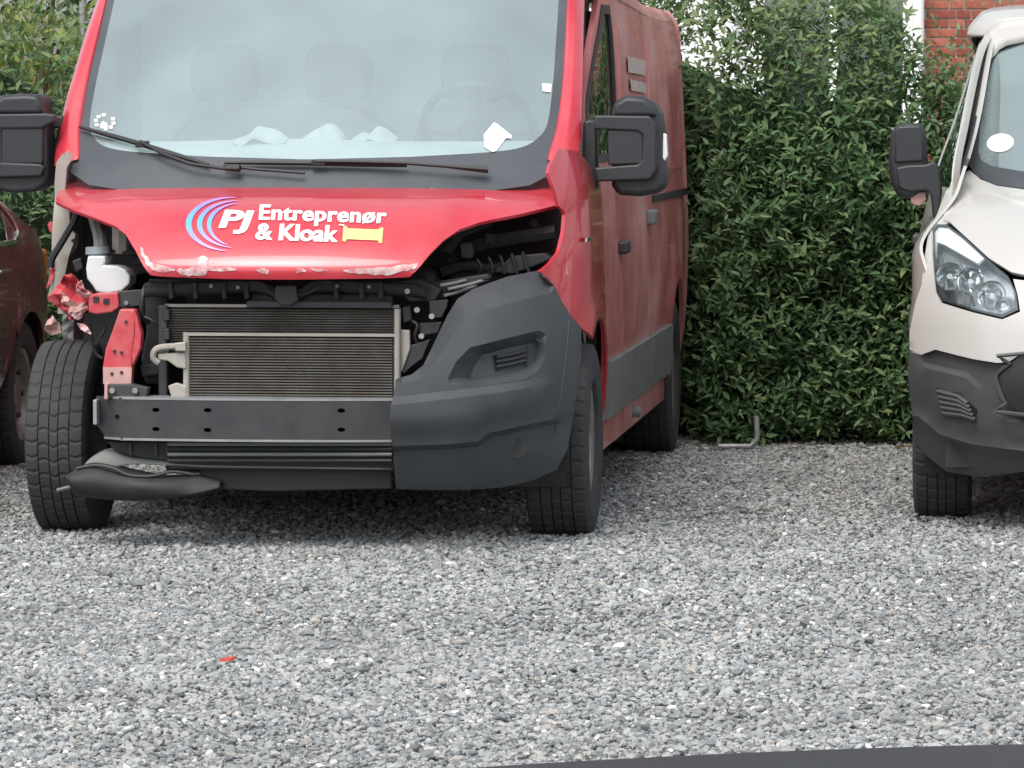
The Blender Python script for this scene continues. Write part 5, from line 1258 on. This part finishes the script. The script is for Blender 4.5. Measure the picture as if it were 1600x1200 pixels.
# ------------------------------------------------------------ dark red saloon on the far left
CA = Frame(-3.26, 16.77, 6.3)
car = CA.root('parked_car', 'dark maroon saloon car half hidden behind the red van\'s left side', 'car')
WZ3 = smooth_tab([(.22, .80), (.45, .865), (.68, .885), (.88, .872), (.97, .85), (1.12, .79), (1.30, .69), (1.38, .63)])
def S3(y, z): return lin(z, WZ3) - .26 * (max(0, -.2 - y) / .65) ** 2.4 - .20 * (max(0, y - 2.9) / .65) ** 2.4 + .012 * math.exp(-((math.hypot(y - 2.7, z - .32) - .38) / .04) ** 2)
s3 = lambda y, z: Vector((S3(y, z), y, z))
def archp(c_, a0=180, a1=-1): return [(c_ + .355 * math.cos(R(a)), .32 + .355 * math.sin(R(a))) for a in range(a0, a1, -15)]
for sg in (1, -1):
    mir = sg < 0
    panel('front_wing', [(-.80, .30), (-.37, .26)] + archp(0) + [(.38, .26), (.42, .26), (.44, .97), (.40, .99), (-.2, .90), (-.75, .70)], s3, 'maroon', car, step=.05, thick=.01, mirror=mir)
    for (y0, y1, hy) in ((.435, 1.36, 1.2), (1.375, 2.34, 2.20)):
        poly = [(y0, .26), (y1, .26), (y1, .975), (y0 + .01, .985)] if y1 < 2 else [(y0, .26), (2.22, .26), (2.30, .42), (2.42, .62), (2.46, .72), (2.44, .975), (y0, .975)]
        d = panel('door', poly, s3, 'maroon', car, step=.05, thick=.01, mirror=mir)
        hx = sg * (S3(hy, .865) + .012); MB().box(hx - .012, hx + .012, hy - .10, hy + .08, .855, .872).build('door_handle', 'chrome', d, bev=.006)
        panel('handle_recess', [(hy - .08 + .09 * math.cos(R(a)) * .9 + .06, .855 + .035 * math.sin(R(a))) for a in range(0, 360, 30)], lambda y, z: s3(y, z) + Vector((.002, 0, 0)), 'lamp_dark', d, step=.04, thick=.002, mirror=mir)
        MB().box(sg * S3(1.3, .30) - .02, sg * S3(1.3, .30) + .012, y0 + .02, min(y1, 2.2), .24, .30).build('sill_cladding', 'black_plastic', d, bev=.01)
    panel('rear_quarter', [(2.45, .72), (2.41, .62)] + [p for p in archp(2.7) if p[1] > .33 or p[0] > 2.7][2:] + [(3.07, .28), (3.45, .32), (3.54, .6), (3.55, .98), (3.3, 1.02), (2.95, 1.03), (2.60, 1.16), (2.455, .99)], s3, 'maroon', car, step=.05, thick=.01, mirror=mir)
    wpoly = [(.46, .985), (2.55, .985), (2.66, 1.02), (2.60, 1.10), (2.38, 1.22), (2.10, 1.31), (1.5, 1.345), (1.10, 1.31), (.75, 1.17)]
    gw = panel('side_window', wpoly, lambda y, z: s3(y, z) - Vector((.002, 0, 0)), 'dark_glass', car, step=.07, thick=.004, mirror=mir)
    P = [s3(y, z) + Vector((.006, 0, 0)) for y, z in [(.46, .978), (1.2, .974), (2.0, .974), (2.56, .978)]]
    MB().tube([Vector((sg * p.x, p.y, p.z)) for p in cr(P, 5)], .013, 7).build('chrome_strip', 'chrome', gw, True)
    P = [s3(y, z) + Vector((.005, 0, 0)) for y, z in [(2.56, .985), (2.67, 1.02), (2.61, 1.105), (2.38, 1.225), (2.10, 1.318), (1.5, 1.352), (1.10, 1.316)]]
    MB().tube([Vector((sg * p.x, p.y, p.z)) for p in cr(P, 5)], .008, 7).build('chrome_strip', 'chrome', gw, True)
    P = [s3(y, z) + Vector((.004, 0, 0)) for y, z in [(1.36, .985), (1.40, 1.34)]]
    MB().tube([Vector((sg * p.x, p.y, p.z)) for p in P], .02, 6).build('door_pillar', 'lamp_dark', gw)
    # roof rail and tail pillar skin
    rr = [[s3(y, z), s3(y, z).lerp(Vector((0, y, z + .06)), .10) + Vector((0, 0, .02))] for y, z in [(.42, .985), (.75, 1.18), (1.10, 1.325), (1.5, 1.36), (2.10, 1.325), (2.40, 1.23), (2.66, 1.11), (2.95, 1.03)]]
    loft('roof_rail', [[Vector((sg * p.x, p.y, p.z)) for p in r] for r in rr], 'maroon', car, nu=3, nv=4, thick=.012)
    panel('tail_pillar', [(2.10, 1.318), (2.40, 1.225), (2.62, 1.105), (2.68, 1.02), (2.6, .985), (2.95, .985), (2.97, 1.03), (2.68, 1.12), (2.42, 1.235), (2.12, 1.33)], lambda y, z: s3(y, z) + Vector((.001, 0, 0)), 'maroon', car, step=.05, thick=.01, mirror=mir)
    for yy in (0, 2.7):
        w = MB(); pts = [(yy + .365 * math.cos(R(a)), .32 + .365 * math.sin(R(a))) for a in range(200, -21, -20)]
        for (a, b), (c_, d_) in zip(pts, pts[1:]): w.add([(sg * .55, a, b), (sg * .84, a, b), (sg * .84, c_, d_), (sg * .55, c_, d_)], [(0, 1, 2, 3)])
        w.build('wheel_arch_liner', 'engine_dark', car)
        make_wheel(car, (sg * .765, yy, .314), .318, .205, .205, sg, 'rim_steel')
    MB().box(sg * .72 - .10, sg * .72 + .10, -.80, -.62, .62, .74).build('headlamp', 'lamp_chrome', car, bev=.03)
    MB().box(sg * .66 - .14, sg * .66 + .12, 3.44, 3.56, .74, .92).build('tail_lamp', 'amber', car, bev=.02)
    h = MB().box(sg * .98 - .09, sg * .98 + .08, .42, .56, .98, 1.10).build('door_mirror', 'maroon', car, bev=.03)
    MB().box(sg * .98 - .07, sg * .98 + .06, .561, .566, .995, 1.085).build('mirror_glass', 'chrome', h)
def strip(name, st, m, edge=.985):
    rows = [[Vector((t * S3(y, min(z, 1.36)) * edge, y, z - dz * abs(t) ** 3)) for t in (-1, -.75, -.4, 0, .4, .75, 1)] for y, z, dz in st]
    return loft(name, rows, m, car, nu=3, nv=4, thick=.01)
strip('bonnet', [(-.78, .72, .04), (-.5, .84, .04), (0, .93, .03), (.40, 1.0, .02)], 'maroon')
strip('windscreen', [(.38, 1.0, .02), (.7, 1.19, .04), (1.08, 1.375, .06)], 'dark_glass', .93)
strip('roof', [(1.06, 1.38, .05), (1.4, 1.425, .06), (1.8, 1.425, .06), (2.16, 1.38, .06)], 'maroon', .95)
strip('rear_window', [(2.14, 1.375, .06), (2.5, 1.24, .06), (2.93, 1.055, .03)], 'dark_glass', .93)
strip('boot_lid', [(2.90, 1.055, .025), (3.2, 1.055, .03), (3.48, 1.03, .03), (3.55, .97, .02), (3.57, .70, .0)], 'maroon')
strip('rear_bumper', [(3.55, .70, 0), (3.60, .60, 0), (3.60, .42, 0), (3.50, .28, 0)], 'maroon')
strip('front_bumper', [(-.80, .72, 0), (-.86, .60, 0), (-.86, .40, 0), (-.78, .24, 0)], 'maroon')
MB().box(-.30, .30, -1.0, -.84, .42, .60).build('grille', 'lamp_dark', car, bev=.02)
MB().box(-.72, .72, -.6, 3.4, .20, .30).build('floor_pan', 'engine_dark', car)
MB().box(-.68, .68, .6, 2.5, .45, .95).build('cabin_trim', 'seat_cloth', car, bev=.05)

# ------------------------------------------------------------ bonnet of the car the picture was taken from
vc = empty('viewing_car', (.34, 0, 0), 0, 'black bonnet edge of the viewing car along the photo\'s bottom', 'car')
rows = []
for y, z in ((.95, 1.181), (1.5, 1.176), (2.2, 1.158), (2.7, 1.129), (2.86, 1.1112), (2.92, 1.078), (2.94, .97)):
    rows.append([Vector((t * .86, y - .22 * t * t, z - .022 * abs(t - .25) ** 1.6 - .02 * (abs(t) ** 6))) for t in (-1, -.85, -.6, -.3, 0, .3, .6, .85, 1)])
loft('bonnet', rows, 'bonnet_black', vc, nu=4, nv=5, thick=.012)
rows = [[Vector((t * .88, y - .25 * t * t, z)) for t in (-1, -.7, 0, .7, 1)] for y, z in ((2.92, .96), (3.02, .80), (3.04, .55), (3.0, .30), (2.9, .22))]
loft('front_bumper', rows, 'bonnet_black', vc, nu=4, nv=4, thick=.012)
for sg in (1, -1):
    MB().prism([(sg * .86, .95, 1.08), (sg * .86, 2.68, .96), (sg * .88, 2.74, .45), (sg * .88, 2.45, .40), (sg * .88, 2.35, .62), (sg * .88, 2.1, .74), (sg * .88, 1.85, .62), (sg * .88, 1.72, .35), (sg * .88, .95, .30)], (-sg * .03, 0, 0)).build('front_wing', 'bonnet_black', vc)
    make_wheel(vc, (sg * .78, 2.10, .344), .35, .225, .23, sg)
#--PART6--
